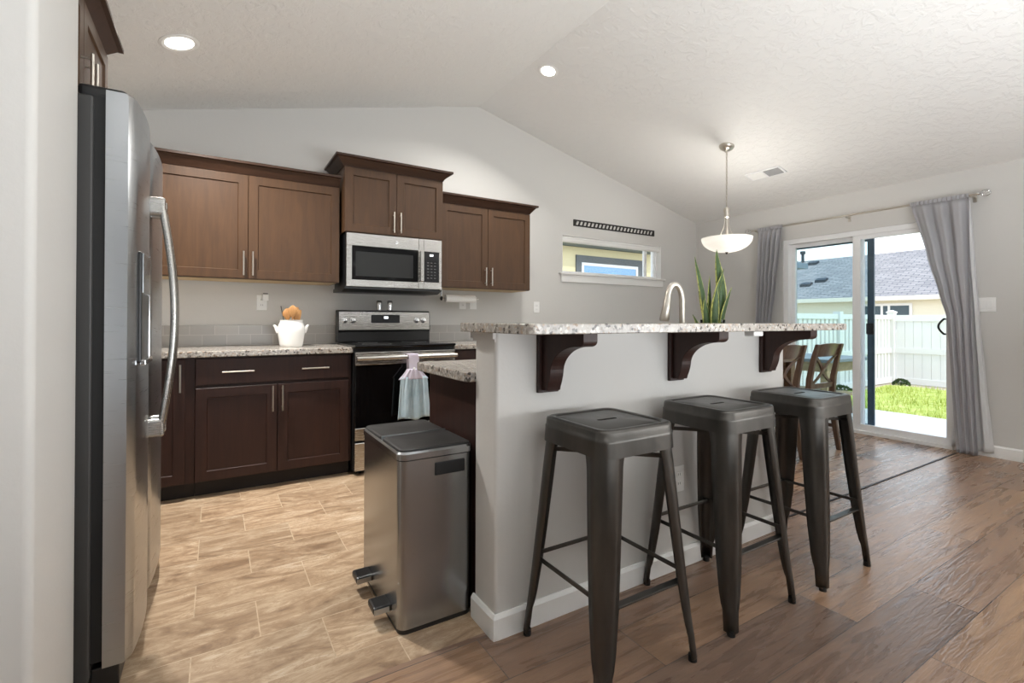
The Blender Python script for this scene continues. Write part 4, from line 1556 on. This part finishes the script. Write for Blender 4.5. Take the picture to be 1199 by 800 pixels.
def make_chair(label):
    t = thing('dining_chair', label, 'chair', (0, 0, 0), 'dining chairs at the table')
    wd = M['chair_wood']
    seat = []
    mb = MB()
    mb.loft([[(x, y, z) for x, y in [(-.21, -.20), (.21, -.20), (.225, .22), (-.225, .22)]] for z in (.435, .465)])
    obj('seat', mb, wd, t, bevel=.01)
    obj('apron', MB().box(-.19, .19, -.185, -.165, .385, .435).box(-.20, .20, .18, .20, .385, .435).box(-.195, -.175, -.165, .18, .385, .435).box(.175, .195, -.165, .18, .385, .435), wd, t)
    for s in (-1, 1):
        # rear leg and back post in one sweep, foot kicked back, top leaning back
        rings = []
        for z, y, w, d in ((0, -.245, .030, .034), (.12, -.225, .033, .038), (.30, -.20, .036, .044), (.45, -.19, .038, .046), (.62, -.20, .037, .042), (.80, -.235, .036, .034), (.905, -.265, .034, .028)):
            x = s * .192
            rings.append([(x - w / 2, y - d / 2, z), (x + w / 2, y - d / 2, z), (x + w / 2, y + d / 2, z), (x - w / 2, y + d / 2, z)])
        mb = MB()
        mb.loft(rings)
        obj('back_leg', mb, wd, t, bevel=.004, smooth=40)
        mb = MB()
        mb.loft([[(s * .195 + dx * w, .195 + dy * w, z) for dx, dy in ((-1, -1), (1, -1), (1, 1), (-1, 1))] for z, w in ((0, .014), (.43, .021))])
        obj('front_leg', mb, wd, t, bevel=.003)
    rings = []
    for k in range(9):
        u = -1 + k / 4
        y = -.247 - .02 * (1 - u * u)
        z0, z1 = .80, .90 + .012 * (1 - u * u)
        rings.append([(u * .178, y - .010 + .028, z0), (u * .178, y + .010 + .028, z0), (u * .178, y + .010 - .004, z1), (u * .178, y - .010 - .004, z1)])
    mb = MB()
    mb.loft(rings)
    obj('top_rail', mb, wd, t, bevel=.003, smooth=40)
    obj('lower_rail', MB().box(-.178, .178, -.207, -.187, .535, .575), wd, t, bevel=.003)
    for s in (-1, 1):
        pts = []
        for k in range(9):
            q = k / 8
            pts.append((s * (-.165 + .33 * q) + s * .02 * sin(2 * pi * q), -.197 - .034 * q ** 1.5 - (.006 if s > 0 else -.006), .57 + .24 * q))
        mb = MB()
        rings = [[(p[0] - .02, p[1] - .006, p[2]), (p[0] + .02, p[1] - .006, p[2]), (p[0] + .02, p[1] + .006, p[2]), (p[0] - .02, p[1] + .006, p[2])] for p in pts]
        mb.loft(rings)
        obj('cross_slat', mb, wd, t, smooth=40)
    for s in (-1, 1):
        obj('side_stretcher', MB().bar((s * .193, -.205, .20), (s * .195, .195, .20), .018, .028), wd, t)
    return t


ch = make_chair('walnut cross-back dining chair nearer the glass door')
ch.location = (4.335, 2.295, 0)
dup(ch, (3.755, 2.295, 0), 'walnut cross-back dining chair nearer the island, half hidden by it')
tb = thing('dining_table', 'wooden dining table mostly hidden behind the island and chairs', 'table', (4.0, 2.95, 0))
obj('tabletop', MB().box(3.25, 4.72, 2.46, 3.42, .715, .75), M['table_wood'], tb, bevel=.006)
obj('apron', MB().box(3.34, 4.63, 2.54, 2.56, .63, .715).box(3.34, 4.63, 3.32, 3.34, .63, .715).box(3.34, 3.36, 2.56, 3.32, .63, .715).box(4.61, 4.63, 2.56, 3.32, .63, .715), M['table_wood'], tb)
for x in (3.33, 4.64):
    for y in (2.53, 3.35):
        mb = MB()
        mb.loft([[(x + dx * w, y + dy * w, z) for dx, dy in ((-1, -1), (1, -1), (1, 1), (-1, 1))] for z, w in ((0, .025), (.715, .038))])
        obj('leg', mb, M['table_wood'], tb, bevel=.004)

# ------------------------------------------------------------------ outside: patio, lawn, fences, houses
GZ = -.26
struct('ground', MB().box(5.53, 60, -25, 45, GZ - .12, GZ - .02).box(-2, 5.53, 4.30, 45, GZ - .12, GZ - .02), M['soil'], 'bare tan ground along the white fence', 'ground')
struct('patio', MB().box(5.515, 7.62, -4, 4.2, GZ - .05, -.10), M['concrete'], 'bright concrete patio slab outside the sliding door', 'patio')
lawn = MB()


def lz(u, v_):
    x = 7.63 + (12.0 - 7.63) * u
    y = -4 + (4.3 + 4) * v_
    ed = min(1, (1 - u) * 8, 1)
    return (x + .12 * sin(y * 2.3) * u, y, GZ + .10 * ed - .02 + .02 * sin(x * 3.1) * sin(y * 2.7))


lawn.grid(lz, 24, 40)
struct('ground.001', lawn, M['grass'], 'mown green lawn between the patio and the fence', 'lawn', smooth=80)
rg_ = random.Random(7)
gb = MB()
for _ in range(9000):
    x = 7.66 + rg_.random() ** 1.3 * 4.2
    y = -1.5 + rg_.random() * 5.7
    u = (x - 7.63) / 4.37
    z0 = GZ + .10 * min(1, (1 - u) * 8) - .04
    a = rg_.random() * 2 * pi
    hh = .05 + .07 * rg_.random()
    w = .006
    dx, dy = cos(a), sin(a)
    lx, ly = (rg_.random() - .5) * .07, (rg_.random() - .5) * .07
    i0 = gb.vert((x - dx * w, y - dy * w, z0))
    i1 = gb.vert((x + dx * w, y + dy * w, z0))
    i2 = gb.vert((x + lx, y + ly, z0 + hh))
    gb.face((i0, i1, i2))
tag(obj('grass_blades', gb, M['grass'], recalc=False), 'sunlit grass blades of the lawn outside the door', 'grass', kind='stuff')

FX, FYC = 12.9, 4.77
FT = 1.26
fb = thing('fence', 'solid white vinyl fence at the far side of the lawn', 'fence', (FX, 0, GZ))
mb = MB()
y = FYC - .1
while y > -7:
    mb.box(FX - .018, FX + .018, y - .148, y, GZ, FT - .12)
    y -= .152
obj('boards', mb, M['fence'], fb)
obj('rails', MB().box(FX - .035, FX + .035, -7, FYC, FT - .16, FT - .02).box(FX - .035, FX + .035, -7, FYC, .40, .52).box(FX - .035, FX + .035, -7, FYC, GZ, GZ + .12), M['fence'], fb)
for y in (FYC, 2.55, .2, -2.2, -4.6):
    p = obj('post', MB().box(FX - .065, FX + .065, y - .065, y + .065, GZ - .02, FT + .03), M['fence'], fb)
    obj('post_cap', MB().loft([[(FX - a, y - a, z), (FX + a, y - a, z), (FX + a, y + a, z), (FX - a, y + a, z)] for z, a in ((FT + .03, .08), (FT + .05, .08), (FT + .09, .02))]) and None or
        (lambda q: (q.loft([[(FX - a, y - a, z), (FX + a, y - a, z), (FX + a, y + a, z), (FX - a, y + a, z)] for z, a in ((FT + .03, .08), (FT + .05, .08), (FT + .09, .02))]), q)[1])(MB()), M['fence'], p)
fa = thing('fence', 'white vinyl picket fence with gaps, meeting the solid fence at the corner', 'fence', (9.2, FYC, GZ))
mb = MB()
x = FX - .12
while x > 5.6:
    mb.box(x - .1, x, FYC - .012, FYC + .012, GZ + .05, FT - .10)
    x -= .158
obj('pickets', mb, M['fence'], fa)
obj('rails', MB().box(5.55, FX - .07, FYC - .03, FYC + .03, FT - .12, FT - .02).box(5.55, FX - .07, FYC - .03, FYC + .03, .40, .50).box(5.55, FX - .07, FYC - .03, FYC + .03, GZ, GZ + .12), M['fence'], fa)
for x in (10.5, 8.1, 5.7):
    obj('post', MB().box(x - .065, x + .065, FYC - .065, FYC + .065, GZ - .02, FT + .03), M['fence'], fa)


def shrub(x, y, z, r, h, label, seed):
    rs = random.Random(seed)
    mb = MB()
    for _ in range(260):
        a, b_ = rs.random() * 2 * pi, math.acos(1 - 1.0 * rs.random())
        p = Vector((x + r * sin(b_) * cos(a), y + r * sin(b_) * sin(a), z + .02 + h * cos(b_)))
        q = Vector((rs.gauss(0, 1), rs.gauss(0, 1), rs.gauss(0, 1))).normalized()
        s = q.cross(Vector((.3, .5, .8))).normalized()
        k = .035 * (.7 + .6 * rs.random())
        i = [mb.vert(p - s * k * .5), mb.vert(p + q * k), mb.vert(p + s * k * .5), mb.vert(p - q * k)]
        mb.face(i)
    mb.tube([(x, y, z - .05), (x, y, z + h * .6)], .02, 6)
    tag(obj('shrub', mb, M['shrub'], recalc=False, origin=(x, y, z - .05)), label, 'shrub')


shrub(12.35, 4.4, GZ, .14, .12, 'small green shrub at the corner of the white fences', 1)
shrub(9.9, 4.45, GZ, .2, .14, 'low dark green shrub against the picket fence', 2)

# patio table
pt = thing('patio_table', 'grey-topped wooden patio table outside behind the dining chairs', 'table', (7.0, 3.6, -.10))
obj('tabletop', MB().box(6.35, 7.42, 2.97, 4.1, .585, .625), M['patio_top'], pt, bevel=.006)
obj('apron', MB().box(6.43, 7.34, 3.05, 3.08, .46, .585).box(6.43, 7.34, 3.99, 4.02, .46, .585).box(6.43, 6.46, 3.08, 3.99, .46, .585).box(7.31, 7.34, 3.08, 3.99, .46, .585), M['patio_wood'], pt)
for x in (6.46, 7.31):
    for y in (3.08, 3.99):
        obj('leg', MB().box(x - .04, x + .04, y - .04, y + .04, -.10, .585), M['patio_wood'], pt, bevel=.004)
obj('shelf', MB().box(6.46, 7.31, 3.08, 3.99, .12, .15), M['patio_wood'], pt)

# long neighbouring house beyond the solid fence
hs = thing('house', 'cream house with a long grey shingle roof beyond the solid fence', 'house', (31, 12, GZ))
HX0, HX1 = 28.4, 39.6
obj('wall', MB().box(HX0, HX1, 1, 26, GZ - .1, 2.30), M['siding'], hs)
mb = MB()
mb.prism([(28.0, 2.33), (34.0, 5.19), (40.0, 2.33), (40.0, 2.22), (34.0, 5.06), (28.0, 2.22)], 'XZ', .6, 26.4)
rf = obj('roof', mb, M['shingle'], hs)
obj('fascia', MB().box(27.94, 28.0, .6, 26.4, 2.13, 2.34), M['fascia'], hs)
obj('soffit', MB().box(28.0, HX0, .6, 26.4, 2.13, 2.16), M['fascia'], hs)


def roof_z(x):
    return 2.33 + (x - 28) / 6 * 2.86


for x, y, k in ((33.75, 17.5, 'pipe'), (33.3, 16.6, 'box'), (33.3, 9.9, 'box'), (30.9, 17.3, 'box'), (29.9, 15.3, 'box'), (30.4, 14.7, 'box')):
    z = roof_z(x)
    if k == 'pipe':
        obj('chimney_pipe', MB().tube([(x, y, z - .1), (x, y, z + .55)], .09, 12).tube([(x, y, z + .55), (x, y, z + .75)], .16, 12), M['roof_vent'], rf, smooth=50)
    else:
        obj('roof_vent', MB().prism([(x - .2, z - .1), (x - .2, z + .06), (x + .12, z + .2), (x + .2, z + .05)], 'XZ', y - .28, y + .28), M['roof_vent'], rf)
wf = obj('window_frame', MB().box(HX0 - .05, HX0, 9.66, 12.2, 1.88, 2.0).box(HX0 - .05, HX0, 9.66, 12.2, .6, .72).box(HX0 - .05, HX0, 9.66, 9.78, .72, 1.88)
         .box(HX0 - .05, HX0, 12.08, 12.2, .72, 1.88).box(HX0 - .05, HX0, 10.55, 10.65, .72, 1.88).box(HX0 - .05, HX0, 10.85, 10.95, .72, 1.88), M['fence'], hs)
for a, b_ in ((9.78, 10.55), (10.65, 10.85), (10.95, 12.08)):
    obj('pane', MB().box(HX0 - .03, HX0 - .001, a, b_, .72, 1.88), M['dark_pane'], wf)

# neighbouring house seen through the kitchen window
h2 = thing('house', 'yellow house close outside the small kitchen window', 'house', (7, 7.6, GZ))
obj('wall', MB().box(1.0, 14, 7.5, 9.5, GZ - .1, 2.56), M['siding_yellow'], h2)
obj('gutter', MB().box(.8, 14.2, 7.22, 7.36, 2.57, 2.72), M['gutter'], h2)
obj('soffit', MB().box(.8, 14.2, 7.36, 9.6, 2.57, 2.60), M['gutter'], h2)
obj('roof', MB().prism([(7.30, 2.72), (9.6, 3.85), (9.6, 3.70), (7.36, 2.60)], 'YZ', .8, 14.2), M['shingle'], h2)
tr = obj('window_trim', MB().box(6.08, 7.93, 7.47, 7.5, 2.26, 2.40).box(6.08, 6.22, 7.47, 7.5, 1.0, 2.26).box(7.79, 7.93, 7.47, 7.5, 1.0, 2.26).box(6.08, 7.93, 7.47, 7.5, .88, 1.0), M['trim_grey'], h2)
obj('sash', MB().box(6.22, 7.79, 7.475, 7.5, 2.2, 2.26).box(6.22, 6.28, 7.475, 7.5, 1.0, 2.2).box(7.73, 7.79, 7.475, 7.5, 1.0, 2.2).box(6.28, 7.73, 7.475, 7.5, 1.0, 1.06), M['vinyl_frame'], tr)
obj('pane', MB().box(6.28, 7.73, 7.485, 7.499, 1.06, 2.2), M['sky_pane'], tr)
